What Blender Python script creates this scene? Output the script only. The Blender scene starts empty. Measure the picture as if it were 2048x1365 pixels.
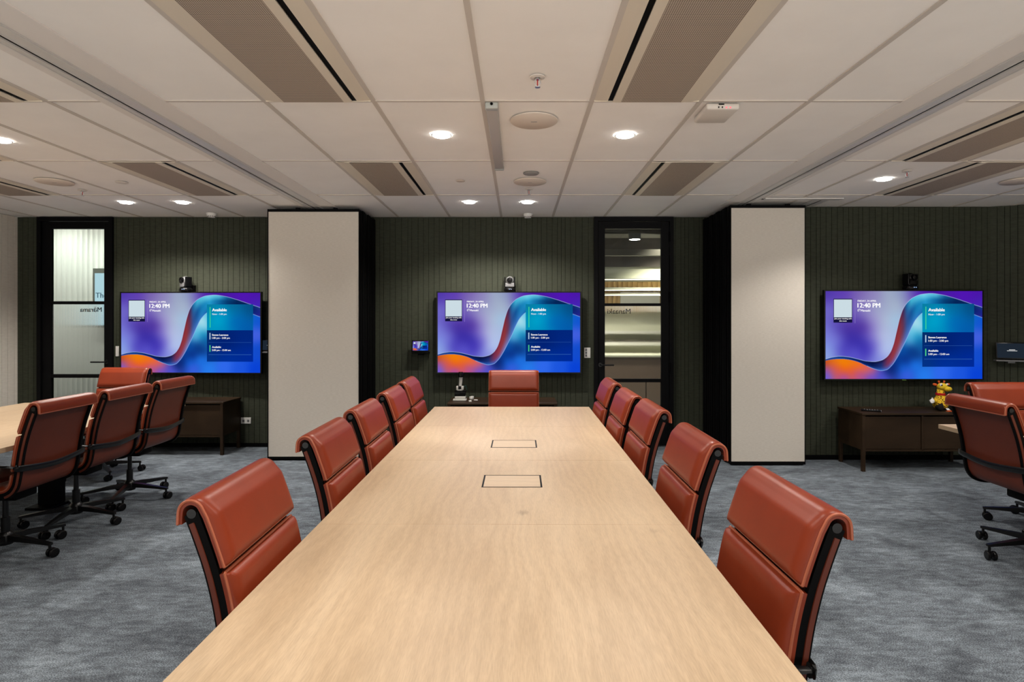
import bpy, bmesh, math, random
import numpy as np
from mathutils import Vector, Matrix

PI = math.pi
C = bpy.context.scene.collection
random.seed(7)

# ------------------------------------------------------------------ camera, world, exposure
F_PX, CAM_H, CEIL = 1160.0, 1.48, 2.685
cam_data = bpy.data.cameras.new('camera')
cam = bpy.data.objects.new('camera', cam_data)
C.objects.link(cam)
cam.location = (0, 0, CAM_H)
cam.rotation_euler = (PI / 2, 0, 0)
cam_data.sensor_width = 36.0
cam_data.lens = F_PX / 2048 * 36.0
cam_data.shift_x = -12 / 2048
cam_data.shift_y = -41.5 / 2048
cam_data.clip_start = 0.02
bpy.context.scene.camera = cam

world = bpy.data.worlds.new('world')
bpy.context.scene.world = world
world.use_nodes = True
wbg = world.node_tree.nodes['Background']
# added fill: bright below the horizon, dim above, lifts the ceiling via open rear
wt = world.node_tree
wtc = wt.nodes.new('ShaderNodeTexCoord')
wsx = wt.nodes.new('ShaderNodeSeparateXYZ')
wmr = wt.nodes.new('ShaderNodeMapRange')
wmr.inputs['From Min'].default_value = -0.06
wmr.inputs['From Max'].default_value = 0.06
wmr.inputs['To Min'].default_value = 2.4      # below the horizon, fill for the ceiling
wmr.inputs['To Max'].default_value = 0.20     # above the horizon, kept dim to spare the floor
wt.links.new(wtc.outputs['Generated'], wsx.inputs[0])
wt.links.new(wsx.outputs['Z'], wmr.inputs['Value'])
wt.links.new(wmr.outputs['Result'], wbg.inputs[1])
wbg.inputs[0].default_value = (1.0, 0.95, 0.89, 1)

sc = bpy.context.scene
sc.view_settings.view_transform = 'Standard'
sc.view_settings.look = 'None'
sc.view_settings.exposure = 0.0
sc.view_settings.gamma = 1.0
sc.view_settings.use_curve_mapping = False

LIGHT_W = 115.0          # power of one ceiling downlight


# ------------------------------------------------------------------ materials
def s2l(c):
    return tuple((x / 255 / 12.92) if x / 255 <= 0.04045 else ((x / 255 + 0.055) / 1.055) ** 2.4 for x in c)


def mat(name, rgb, rough=0.5, metal=0.0, spec=0.5, emit=None, estr=0.0):
    m = bpy.data.materials.new(name)
    m.use_nodes = True
    b = m.node_tree.nodes['Principled BSDF']
    b.inputs['Base Color'].default_value = (*rgb, 1)
    b.inputs['Roughness'].default_value = rough
    b.inputs['Metallic'].default_value = metal
    b.inputs['Specular IOR Level'].default_value = spec
    if emit:
        b.inputs['Emission Color'].default_value = (*emit, 1)
        b.inputs['Emission Strength'].default_value = estr
    return m


def N(m, t, **kw):
    n = m.node_tree.nodes.new(t)
    for k, v in kw.items():
        if k in n.inputs:
            n.inputs[k].default_value = v
        else:
            setattr(n, k, v)
    return n


def L(m, a, ao, b, bi):
    m.node_tree.links.new(a.outputs[ao], b.inputs[bi])


def ramp(m, stops):
    r = N(m, 'ShaderNodeValToRGB')
    e = r.color_ramp.elements
    while len(e) < len(stops):
        e.new(0.5)
    for i, (p, c) in enumerate(stops):
        e[i].position = p
        e[i].color = (*c, 1)
    return r


def bsdf(m):
    return m.node_tree.nodes['Principled BSDF']


def coords(m, scale, out='Object'):
    t = N(m, 'ShaderNodeTexCoord')
    p = N(m, 'ShaderNodeMapping')
    p.inputs['Scale'].default_value = scale
    L(m, t, out, p, 'Vector')
    return p


def add_bump(m, src, out, strength, dist):
    b = N(m, 'ShaderNodeBump')
    b.inputs['Strength'].default_value = strength
    b.inputs['Distance'].default_value = dist
    L(m, src, out, b, 'Height')
    L(m, b, 'Normal', bsdf(m), 'Normal')
    return b


def noise_mat(name, stops, scale, nscale=1.0, detail=6, rough=0.6, spec=0.4, bump=0.0, bdist=0.002, nrough=0.6):
    m = mat(name, stops[0][1], rough, spec=spec)
    p = coords(m, scale)
    n = N(m, 'ShaderNodeTexNoise', Scale=nscale, Detail=detail, Roughness=nrough)
    L(m, p, 'Vector', n, 'Vector')
    r = ramp(m, stops)
    L(m, n, 'Fac', r, 'Fac')
    L(m, r, 'Color', bsdf(m), 'Base Color')
    if bump:
        add_bump(m, n, 'Fac', bump, bdist)
    return m


def wood_mat(name, tones, rough, spec, axis='y', fine=0.5, knots=True):
    m = mat(name, tones[1], rough, spec=spec)
    def sc3(a, b, c):
        return (a, b, c) if axis == 'y' else (b, a, c)
    p1 = coords(m, sc3(3.0, 0.8, 3.0))
    n1 = N(m, 'ShaderNodeTexNoise', Scale=1.0, Detail=4, Roughness=0.55, Distortion=0.6)
    L(m, p1, 'Vector', n1, 'Vector')
    r1 = ramp(m, [(0.28, tones[0]), (0.5, tones[1]), (0.72, tones[2])])
    L(m, n1, 'Fac', r1, 'Fac')
    # cathedral figure
    p2 = coords(m, sc3(1.0, 0.22, 1.0))
    w = N(m, 'ShaderNodeTexWave', Scale=7.0, Distortion=16.0, Detail=3.0)
    w.inputs['Detail Scale'].default_value = 0.9
    w.bands_direction = 'X' if axis == 'y' else 'Y'
    L(m, p2, 'Vector', w, 'Vector')
    mx = N(m, 'ShaderNodeMix', data_type='RGBA', blend_type='MULTIPLY')
    mr = N(m, 'ShaderNodeMapRange')
    mr.inputs['To Min'].default_value = 0.955
    mr.inputs['To Max'].default_value = 1.03
    L(m, w, 'Fac', mr, 'Value')
    mx.inputs[0].default_value = 1.0
    L(m, r1, 'Color', mx, 6)
    L(m, mr, 'Result', mx, 7)
    # fine pores
    p3 = coords(m, sc3(420.0, 26.0, 420.0))
    n3 = N(m, 'ShaderNodeTexNoise', Scale=1.0, Detail=3, Roughness=0.6)
    L(m, p3, 'Vector', n3, 'Vector')
    mr3 = N(m, 'ShaderNodeMapRange')
    mr3.inputs['From Min'].default_value = 0.3
    mr3.inputs['From Max'].default_value = 0.62
    mr3.inputs['To Min'].default_value = 1 - 0.24 * fine
    mr3.inputs['To Max'].default_value = 1.04
    L(m, n3, 'Fac', mr3, 'Value')
    mx2 = N(m, 'ShaderNodeMix', data_type='RGBA', blend_type='MULTIPLY')
    mx2.inputs[0].default_value = 1.0
    L(m, mx, 2, mx2, 6)
    L(m, mr3, 'Result', mx2, 7)
    last, lo = mx2, 2
    if knots:
        p4 = coords(m, sc3(2.6, 1.9, 1.0))
        v = N(m, 'ShaderNodeTexVoronoi', Scale=1.0)
        L(m, p4, 'Vector', v, 'Vector')
        pw = N(m, 'ShaderNodeTexNoise', Scale=2.0, Detail=4)
        p5 = coords(m, sc3(26, 9, 1))
        L(m, p5, 'Vector', pw, 'Vector')
        ad = N(m, 'ShaderNodeMath', operation='MULTIPLY_ADD')
        L(m, pw, 'Fac', ad, 0)
        ad.inputs[1].default_value = 0.10
        L(m, v, 'Distance', ad, 2)
        mk = N(m, 'ShaderNodeMapRange')
        mk.inputs['From Min'].default_value = 0.075
        mk.inputs['From Max'].default_value = 0.125
        mk.inputs['To Min'].default_value = 0.62
        mk.inputs['To Max'].default_value = 1.0
        L(m, ad, 'Value', mk, 'Value')
        mx3 = N(m, 'ShaderNodeMix', data_type='RGBA', blend_type='MULTIPLY')
        mx3.inputs[0].default_value = 1.0
        L(m, mx2, 2, mx3, 6)
        L(m, mk, 'Result', mx3, 7)
        last = mx3
    L(m, last, lo, bsdf(m), 'Base Color')
    add_bump(m, n3, 'Fac', 0.08, 0.001)
    return m


M = {}
M['black'] = mat('black_powder_coat', (0.0018, 0.0018, 0.002), 0.55, spec=0.07)
M['black_door'] = mat('black_door_frame', (0.0018, 0.0018, 0.0024), 0.5, spec=0.10)
M['black_gloss'] = mat('black_gloss_plastic', (0.004, 0.004, 0.0045), 0.25, spec=0.22)
M['black_metal'] = mat('black_metal', (0.006, 0.006, 0.0065), 0.28, 0.3, 0.4)
M['rubber'] = mat('black_rubber', (0.008, 0.008, 0.008), 0.6, spec=0.3)
M['grey_plastic'] = mat('grey_plastic', (0.16, 0.16, 0.165), 0.35)
M['silver'] = mat('silver_metal', (0.55, 0.55, 0.56), 0.35, 0.9)
M['alu'] = mat('track_aluminium', (0.66, 0.645, 0.625), 0.4, 0.15)
M['white_plastic'] = mat('white_plastic', (0.72, 0.71, 0.68), 0.4)
M['offwhite'] = mat('off_white_plastic', (0.66, 0.61, 0.55), 0.5)
M['ceil'] = noise_mat('ceiling_tile_paint', [(0.35, (0.89, 0.865, 0.83)), (0.65, (0.92, 0.895, 0.86))], (3, 3, 3), 1.0, 5, 0.85, 0.2)
M['tbar'] = mat('ceiling_grid_paint', (0.58, 0.53, 0.475), 0.6, spec=0.3)
M['plaster'] = mat('bulkhead_paint', (0.78, 0.74, 0.70), 0.8, spec=0.2)
M['flange'] = mat('cream_painted_metal', (0.70, 0.63, 0.52), 0.5, spec=0.35)
M['lens'] = mat('lamp_lens', (0.9, 0.9, 0.9), 0.4, emit=(1.0, 0.97, 0.92), estr=34.0)
M['led_red'] = mat('red_indicator', (0.3, 0.02, 0.03), 0.4, emit=(1.0, 0.25, 0.28), estr=1.0)
M['text_white'] = mat('screen_lettering', (0.0, 0.0, 0.0), 0.5, emit=(1, 1, 1), estr=1.0)
M['text_black'] = mat('door_lettering', (0.006, 0.006, 0.006), 0.5)
M['red'] = mat('red_felt', (0.42, 0.008, 0.012), 0.8, spec=0.2)
M['orange_felt'] = mat('orange_felt', (0.62, 0.10, 0.02), 0.8, spec=0.2)
M['yellow_felt'] = noise_mat('yellow_plush', [(0.3, (0.60, 0.40, 0.02)), (0.7, (0.78, 0.56, 0.04))], (90, 90, 90), 1, 3, 0.9, 0.15, 0.3, 0.002)
M['white_felt'] = mat('white_felt', (0.78, 0.77, 0.75), 0.9, spec=0.15)

# perforated brown-grey grille
m = mat('perforated_grille', (0.2, 0.16, 0.13), 0.6, spec=0.3)
p = coords(m, (1, 1, 1))
sep = N(m, 'ShaderNodeSeparateXYZ')
L(m, p, 'Vector', sep, 'Vector')
prod = None
for ax in ('X', 'Y'):
    mu = N(m, 'ShaderNodeMath', operation='MULTIPLY')
    L(m, sep, ax, mu, 0)
    mu.inputs[1].default_value = PI / 0.0085
    si = N(m, 'ShaderNodeMath', operation='SINE')
    L(m, mu, 'Value', si, 0)
    ab = N(m, 'ShaderNodeMath', operation='ABSOLUTE')
    L(m, si, 'Value', ab, 0)
    if prod is None:
        prod = ab
    else:
        pr = N(m, 'ShaderNodeMath', operation='MULTIPLY')
        L(m, prod, 'Value', pr, 0)
        L(m, ab, 'Value', pr, 1)
        prod = pr
r = ramp(m, [(0.50, (0.48, 0.40, 0.325)), (0.62, (0.085, 0.065, 0.05))])
L(m, prod, 'Value', r, 'Fac')
L(m, r, 'Color', bsdf(m), 'Base Color')
M['grille'] = m

# leather
m = mat('tan_leather', (0.19, 0.026, 0.0075), 0.38, spec=0.28)
p = coords(m, (1, 1, 1))
n = N(m, 'ShaderNodeTexNoise', Scale=6.0, Detail=3)
L(m, p, 'Vector', n, 'Vector')
r = ramp(m, [(0.3, (0.185, 0.0245, 0.0065)), (0.7, (0.215, 0.030, 0.0084))])
L(m, n, 'Fac', r, 'Fac')
L(m, r, 'Color', bsdf(m), 'Base Color')
v = N(m, 'ShaderNodeTexVoronoi', Scale=520.0)
L(m, p, 'Vector', v, 'Vector')
add_bump(m, v, 'Distance', 0.10, 0.0006)
M['leather'] = m
M['leather_pipe'] = mat('leather_piping', (0.36, 0.10, 0.05), 0.35, spec=0.4)
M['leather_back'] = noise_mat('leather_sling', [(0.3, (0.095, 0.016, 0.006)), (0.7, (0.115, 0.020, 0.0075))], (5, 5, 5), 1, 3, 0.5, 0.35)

# carpet
m = mat('grey_carpet', (0.1, 0.1, 0.11), 0.95, spec=0.08)
p0 = coords(m, (2.2, 3.4, 1))
n0 = N(m, 'ShaderNodeTexNoise', Scale=1.0, Detail=4, Roughness=0.6, Distortion=0.6)
L(m, p0, 'Vector', n0, 'Vector')
p = coords(m, (11.0, 27.0, 1))
n1 = N(m, 'ShaderNodeTexNoise', Scale=1.0, Detail=6, Roughness=0.65, Distortion=0.4)
L(m, p, 'Vector', n1, 'Vector')
p2 = coords(m, (150, 260, 1))
n2 = N(m, 'ShaderNodeTexNoise', Scale=1.0, Detail=3, Roughness=0.7)
L(m, p2, 'Vector', n2, 'Vector')
ad = N(m, 'ShaderNodeMath', operation='MULTIPLY_ADD')
L(m, n2, 'Fac', ad, 0)
ad.inputs[1].default_value = 1.9
n1s = N(m, 'ShaderNodeMath', operation='MULTIPLY')
n1s.inputs[1].default_value = 0.8
L(m, n1, 'Fac', n1s, 0)
L(m, n1s, 'Value', ad, 2)
ad2 = N(m, 'ShaderNodeMath', operation='MULTIPLY_ADD')
L(m, n0, 'Fac', ad2, 0)
ad2.inputs[1].default_value = 0.7
L(m, ad, 'Value', ad2, 2)
sb = N(m, 'ShaderNodeMath', operation='SUBTRACT')
L(m, ad2, 'Value', sb, 0)
sb.inputs[1].default_value = 1.2
r = ramp(m, [(0.10, (0.026, 0.027, 0.034)), (0.5, (0.112, 0.130, 0.150)), (0.90, (0.33, 0.385, 0.43))])
L(m, sb, 'Value', r, 'Fac')
L(m, r, 'Color', bsdf(m), 'Base Color')
add_bump(m, n2, 'Fac', 0.6, 0.004)
M['carpet'] = m

# dark green grooved wall
def wall_mat(name, a, b):
    m = mat(name, a, 0.72, spec=0.25)
    p = coords(m, (14, 14, 55))
    n = N(m, 'ShaderNodeTexNoise', Scale=1.0, Detail=5, Roughness=0.65)
    L(m, p, 'Vector', n, 'Vector')
    r = ramp(m, [(0.3, a), (0.7, b)])
    L(m, n, 'Fac', r, 'Fac')
    L(m, r, 'Color', bsdf(m), 'Base Color')
    add_bump(m, n, 'Fac', 0.25, 0.002)
    return m


M['wall_green'] = wall_mat('dark_green_wall', (0.024, 0.0268, 0.0165), (0.040, 0.0455, 0.029))
M['wall_cream'] = wall_mat('cream_wall', (0.56, 0.52, 0.46), (0.63, 0.59, 0.52))

# beige fabric of the folding partitions
m = mat('beige_fabric', (0.4, 0.36, 0.31), 0.9, spec=0.1)
p = coords(m, (30, 30, 260))
n = N(m, 'ShaderNodeTexNoise', Scale=1.0, Detail=4, Roughness=0.7)
L(m, p, 'Vector', n, 'Vector')
r = ramp(m, [(0.25, (0.55, 0.51, 0.45)), (0.75, (0.68, 0.64, 0.575))])
L(m, n, 'Fac', r, 'Fac')
L(m, r, 'Color', bsdf(m), 'Base Color')
add_bump(m, n, 'Fac', 0.35, 0.0015)
M['fabric'] = m

M['oak'] = wood_mat('light_oak', ((0.39, 0.275, 0.168), (0.455, 0.333, 0.213), (0.505, 0.38, 0.253)), 0.42, 0.30)
M['oak_edge'] = wood_mat('light_oak_edge', ((0.50, 0.335, 0.18), (0.58, 0.40, 0.225), (0.62, 0.44, 0.26)), 0.45, 0.3, knots=False)
M['dark_wood'] = wood_mat('dark_stained_wood', ((0.018, 0.0105, 0.0055), (0.029, 0.017, 0.009), (0.041, 0.025, 0.0135)), 0.5, 0.15, axis='x', knots=False)
M['batten'] = mat('pine_batten', (0.62, 0.40, 0.16), 0.5)

# giraffe coat: yellow with dark patches
m = mat('spotted_plush', (0.7, 0.5, 0.05), 0.9, spec=0.15)
p = coords(m, (1, 1, 1))
v = N(m, 'ShaderNodeTexVoronoi', Scale=55.0, feature='DISTANCE_TO_EDGE')
L(m, p, 'Vector', v, 'Vector')
r = ramp(m, [(0.16, (0.78, 0.50, 0.03)), (0.24, (0.05, 0.018, 0.008))])
L(m, v, 'Distance', r, 'Fac')
L(m, r, 'Color', bsdf(m), 'Base Color')
M['spots'] = m


def glass_mat(name, rough, tint, clear=True):
    m = bpy.data.materials.new(name)
    m.use_nodes = True
    nt = m.node_tree
    nt.nodes.remove(nt.nodes['Principled BSDF'])
    out = nt.nodes['Material Output']
    mix = nt.nodes.new('ShaderNodeMixShader')
    gl = nt.nodes.new('ShaderNodeBsdfGlossy')
    gl.inputs['Roughness'].default_value = 0.03
    gl.inputs['Color'].default_value = (1, 1, 1, 1)
    if clear:
        tr = nt.nodes.new('ShaderNodeBsdfTransparent')
        tr.inputs['Color'].default_value = (*tint, 1)
        fr = nt.nodes.new('ShaderNodeFresnel')
        fr.inputs['IOR'].default_value = 1.3
        nt.links.new(fr.outputs[0], mix.inputs[0])
    else:
        tr = nt.nodes.new('ShaderNodeBsdfRefraction')
        tr.inputs['Color'].default_value = (*tint, 1)
        tr.inputs['Roughness'].default_value = rough
        tr.inputs['IOR'].default_value = 1.2
        mix.inputs[0].default_value = 0.04
        gl.inputs['Roughness'].default_value = 0.15
    nt.links.new(tr.outputs[0], mix.inputs[1])
    nt.links.new(gl.outputs[0], mix.inputs[2])
    nt.links.new(mix.outputs[0], out.inputs['Surface'])
    return m


M['glass'] = glass_mat('clear_glass', 0, (0.95, 0.97, 0.95))
M['reeded'] = glass_mat('reeded_glass', 0.16, (0.92, 0.95, 0.92), clear=False)


# ------------------------------------------------------------------ mesh helpers
def link(name, me, m, parent=None, loc=None, rot=None):
    o = bpy.data.objects.new(name, me)
    C.objects.link(o)
    if m is not None and me is not None and len(me.materials) == 0:
        me.materials.append(M[m] if isinstance(m, str) else m)
    if parent:
        o.parent = parent
    if loc:
        o.location = loc
    if rot:
        o.rotation_euler = rot
    return o


def fin(name, bm, m, parent=None, loc=None, rot=None, smooth=True, angle=40):
    bmesh.ops.recalc_face_normals(bm, faces=bm.faces)
    if smooth:
        for f in bm.faces:
            f.smooth = True
        ca = math.radians(angle)
        for e in bm.edges:
            if len(e.link_faces) == 2 and e.calc_face_angle(0) > ca:
                e.smooth = False
    me = bpy.data.meshes.new(name)
    bm.to_mesh(me)
    bm.free()
    return link(name, me, m, parent, loc, rot)


def box(bm, c, s, bev=0.0, seg=2, rot=None):
    r = bmesh.ops.create_cube(bm, size=1.0)
    vs = r['verts']
    mt = Matrix.Translation(c) @ (rot if rot else Matrix.Identity(4)) @ Matrix.Diagonal((*s, 1))
    bmesh.ops.transform(bm, matrix=mt, verts=vs)
    if bev > 0:
        es = list({e for v in vs for e in v.link_edges})
        bmesh.ops.bevel(bm, geom=es, offset=bev, segments=seg, profile=0.5, affect='EDGES', clamp_overlap=True)


def bx(bm, x0, x1, y0, y1, z0, z1, bev=0.0, seg=2):
    box(bm, ((x0 + x1) / 2, (y0 + y1) / 2, (z0 + z1) / 2), (abs(x1 - x0), abs(y1 - y0), abs(z1 - z0)), bev, seg)


def lathe(bm, prof, n=32, mtx=None):
    """prof: list of (r, z) revolved about z"""
    rings = []
    for (r, z) in prof:
        if r < 1e-6:
            rings.append([bm.verts.new((0, 0, z))])
        else:
            rings.append([bm.verts.new((r * math.cos(2 * PI * k / n), r * math.sin(2 * PI * k / n), z)) for k in range(n)])
    for a, b in zip(rings[:-1], rings[1:]):
        for k in range(n):
            k2 = (k + 1) % n
            if len(a) == 1 and len(b) == 1:
                continue
            if len(a) == 1:
                bm.faces.new((a[0], b[k], b[k2]))
            elif len(b) == 1:
                bm.faces.new((a[k], b[0], a[k2]))
            else:
                bm.faces.new((a[k], b[k], b[k2], a[k2]))
    vs = [v for r in rings for v in r]
    if mtx:
        bmesh.ops.transform(bm, matrix=mtx, verts=vs)
    return vs


def ball(bm, c, r, seg=20, rot=None):
    res = bmesh.ops.create_uvsphere(bm, u_segments=seg, v_segments=max(8, seg // 2), radius=1.0)
    rr = r if hasattr(r, '__len__') else (r, r, r)
    mt = Matrix.Translation(c) @ (rot if rot else Matrix.Identity(4)) @ Matrix.Diagonal((*rr, 1))
    bmesh.ops.transform(bm, matrix=mt, verts=res['verts'])


def cr(points, per=8):
    """Catmull-Rom through points"""
    P = [Vector(p) for p in points]
    P = [P[0] * 2 - P[1]] + P + [P[-1] * 2 - P[-2]]
    out = []
    for i in range(1, len(P) - 2):
        for k in range(per):
            t = k / per
            a, b, c, d = P[i - 1], P[i], P[i + 1], P[i + 2]
            out.append(0.5 * ((2 * b) + (c - a) * t + (2 * a - 5 * b + 4 * c - d) * t * t + (3 * b - a - 3 * c + d) * t ** 3))
    out.append(P[-2])
    return out


def tube(bm, pts, r, n=8, closed=False, flat=1.0, up=None):
    """sweep a round (or flattened) section along pts"""
    pts = [Vector(p) for p in pts]
    m_ = len(pts)
    rings = []
    prev = Vector(up) if up else Vector((0, 0, 1))
    for i, p in enumerate(pts):
        if closed:
            t = pts[(i + 1) % m_] - pts[i - 1]
        else:
            t = pts[min(i + 1, m_ - 1)] - pts[max(i - 1, 0)]
        t.normalize()
        if abs(t.dot(prev)) > 0.98:
            prev = Vector((1, 0, 0)) if abs(t.x) < 0.9 else Vector((0, 1, 0))
        s = t.cross(prev).normalized()
        u = s.cross(t).normalized()
        if not up:
            prev = u
        rr = r[i] if hasattr(r, '__len__') else r
        rings.append([bm.verts.new(p + s * rr * math.cos(2 * PI * k / n) + u * rr * flat * math.sin(2 * PI * k / n)) for k in range(n)])
    rng = range(m_) if closed else range(m_ - 1)
    for i in rng:
        a, b = rings[i], rings[(i + 1) % m_]
        for k in range(n):
            k2 = (k + 1) % n
            bm.faces.new((a[k], b[k], b[k2], a[k2]))
    if not closed:
        bm.faces.new(rings[0][::-1])
        bm.faces.new(rings[-1])


def sweep(bm, path, sect):
    """path: list of (y,z) ; sect: closed list of (x, n) with n along path normal"""
    rings = []
    m_ = len(path)
    for i, p in enumerate(path):
        a, b = path[max(i - 1, 0)], path[min(i + 1, m_ - 1)]
        t = Vector((b[0] - a[0], b[1] - a[1])).normalized()
        nn = Vector((-t.y, t.x))
        rings.append([bm.verts.new((x, p[0] + nn.x * k, p[1] + nn.y * k)) for x, k in sect])
    q = len(sect)
    for a, b in zip(rings[:-1], rings[1:]):
        for k in range(q):
            bm.faces.new((a[k], b[k], b[(k + 1) % q], a[(k + 1) % q]))
    bm.faces.new(rings[0])
    bm.faces.new(rings[-1][::-1])


def prism(bm, pts, z0, z1):
    a = [bm.verts.new((x, y, z0)) for x, y in pts]
    b = [bm.verts.new((x, y, z1)) for x, y in pts]
    q = len(pts)
    for k in range(q):
        bm.faces.new((a[k], a[(k + 1) % q], b[(k + 1) % q], b[k]))
    bm.faces.new(a[::-1])
    bm.faces.new(b)


def thing(name, label, cat, loc=(0, 0, 0), rotz=0.0, group=None):
    o = bpy.data.objects.new(name, None)
    o.empty_display_size = 0.1
    C.objects.link(o)
    o.location = loc
    o.rotation_euler = (0, 0, rotz)
    return tag(o, label, cat, group)


def tag(o, label, cat, group=None):
    o['label'] = label
    o['category'] = cat
    if group:
        o['group'] = group
    return o


def struct(o):
    o['kind'] = 'structure'
    return o


def dup(root, loc, rotz, label, group=None):
    r = root.copy()
    C.objects.link(r)
    r.location = loc
    r.rotation_euler = (0, 0, rotz)
    r['label'] = label
    if group:
        r['group'] = group
    for ch in list(root.children):
        c = ch.copy()
        C.objects.link(c)
        c.parent = r
        for g in ch.children:
            d = g.copy()
            C.objects.link(d)
            d.parent = c
    return r


def text_mesh(body, size=1.0, extrude=0.0, width=None, bold=0.0):
    cu = bpy.data.curves.new('lettering', 'FONT')
    cu.body = body
    cu.size = size
    cu.extrude = extrude
    cu.resolution_u = 3
    o = bpy.data.objects.new('lettering', cu)
    C.objects.link(o)
    bpy.context.view_layer.update()
    dg = bpy.context.evaluated_depsgraph_get()
    me = bpy.data.meshes.new_from_object(o.evaluated_get(dg))
    bpy.data.objects.remove(o)
    bpy.data.curves.remove(cu)
    n = len(me.vertices)
    co = np.empty(n * 3, dtype=np.float32)
    me.vertices.foreach_get('co', co)
    co = co.reshape(-1, 3)
    co[:, 0] -= co[:, 0].min()
    if width:
        f = width / co[:, 0].max()
        co[:, :2] *= f
    me.vertices.foreach_set('co', co.ravel())
    me.update()
    me.materials.clear()
    if bold:
        bm = bmesh.new()
        for k in (-1, 0, 1):
            n0 = len(bm.verts)
            bm.from_mesh(me)
            bm.verts.ensure_lookup_table()
            dx = k * bold * float(co[:, 1].max())
            for v_ in bm.verts[n0:]:
                v_.co.x += dx
        bm.to_mesh(me)
        bm.free()
    return me


# ------------------------------------------------------------------ room shell
D = 6.78            # middle and left back wall
DR = 6.16           # right-hand back wall
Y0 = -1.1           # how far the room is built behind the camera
bm = bmesh.new()
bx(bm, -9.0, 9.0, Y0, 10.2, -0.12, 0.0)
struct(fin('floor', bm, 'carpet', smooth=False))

bm = bmesh.new()
bx(bm, -5.95, 8.0, Y0, D + 0.12, CEIL + 0.006, CEIL + 0.12)
struct(fin('ceiling', bm, 'ceil', smooth=False))

# exposed ceiling grid, flush strips just under the tiles
TB = 0.0125
XL = [-0.195 + 0.6 * k for k in range(-9, 15)]
YR = [D - 1.195 * k for k in range(1, 8)]
strip_l, strip_r = (-2.298, -1.94), (2.116, 2.462)
bm = bmesh.new()
for x in XL:
    if strip_l[0] - 0.02 < x < strip_l[1] + 0.02 or strip_r[0] - 0.02 < x < strip_r[1] + 0.02:
        continue
    bx(bm, x - TB, x + TB, Y0, D - 0.001, CEIL, CEIL + 0.008)
for y in YR:
    for a, b in ((-5.85, strip_l[0]), (strip_l[1], strip_r[0]), (strip_r[1], 7.9)):
        bx(bm, a, b, y - TB * 0.7, y + TB * 0.7, CEIL + 0.0005, CEIL + 0.008)
struct(fin('trim_1', bm, 'tbar', smooth=False))


def grooved_wall(name, p0, p1, z0, z1, m, pitch=0.0625, depth=0.14, gw=0.0045, gd=0.010, seed=1):
    """wall whose room face runs p0->p1 (room on the left-hand side looking back), vertical V grooves"""
    rnd = random.Random(seed)
    p0, p1 = Vector((*p0, 0)), Vector((*p1, 0))
    t = (p1 - p0)
    ln = t.length
    t.normalize()
    back = Vector((-t.y, t.x, 0))
    xs = []
    x = rnd.uniform(0.02, pitch)
    while x < ln - 0.012:
        xs.append(x)
        x += pitch * rnd.choice((1.0, 1.0, 1.0, 0.72, 1.18))
    front = [(0, 0)]
    for x in xs:
        front += [(x - gw / 2, 0), (x - gw * 0.25, gd), (x + gw * 0.25, gd), (x + gw / 2, 0)]
    front.append((ln, 0))
    bm = bmesh.new()
    lo = [bm.verts.new(p0 + t * a + back * b + Vector((0, 0, z0))) for a, b in front]
    hi = [bm.verts.new(p0 + t * a + back * b + Vector((0, 0, z1))) for a, b in front]
    for i in range(len(front) - 1):
        bm.faces.new((lo[i], lo[i + 1], hi[i + 1], hi[i]))
    c = [p0 + back * depth, p1 + back * depth]
    bl = [bm.verts.new(q + Vector((0, 0, z0))) for q in c]
    bh = [bm.verts.new(q + Vector((0, 0, z1))) for q in c]
    bm.faces.new((bl[1], bl[0], bh[0], bh[1]))
    bm.faces.new((lo[0], hi[0], bh[0], bl[0]))
    bm.faces.new((lo[-1], bl[1], bh[1], hi[-1]))
    return struct(fin(name, bm, m, smooth=False))


grooved_wall('wall_back', (-5.85, D), (-5.605, D), 0, CEIL, 'wall_green', seed=2)
grooved_wall('wall_back', (-4.723, D), (0.886, D), 0, CEIL, 'wall_green', seed=3)
grooved_wall('wall_back', (1.812, D), (3.05, D), 0, CEIL, 'wall_green', seed=4)
grooved_wall('wall_back_right', (2.93, DR), (5.02, DR), 0, CEIL, 'wall_green', pitch=0.0605, seed=5)
grooved_wall('wall_right', (5.02, DR), (7.9, DR - 1.26), 0, CEIL, 'wall_green', pitch=0.064, seed=6)
grooved_wall('wall_right', (7.9, DR - 1.26), (7.9, Y0), 0, CEIL, 'wall_cream', pitch=0.075, seed=8)
grooved_wall('wall_left', (-5.85, Y0), (-5.85, D), 0, CEIL, 'wall_cream', pitch=0.075, seed=7)
bm = bmesh.new()
bx(bm, 2.93, 3.02, DR + 0.14, D, 0, CEIL)
struct(fin('wall_return', bm, 'wall_green', smooth=False))

for nm, spans in (('baseboard_back', ((-5.85, -5.605), (-4.723, 0.886), (1.812, 2.2))),):
    bm = bmesh.new()
    for a, b in spans:
        bx(bm, a, b, D - 0.012, D, 0, 0.045)
    struct(fin(nm, bm, 'black', smooth=False))
bm = bmesh.new()
bx(bm, 2.93, 5.02, DR - 0.012, DR, 0, 0.05)
struct(fin('baseboard_right', bm, 'black', smooth=False))
bm = bmesh.new()
bx(bm, -5.85, -5.838, Y0, D - 0.013, 0, 0.05)
struct(fin('baseboard_left', bm, 'black', smooth=False))


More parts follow.
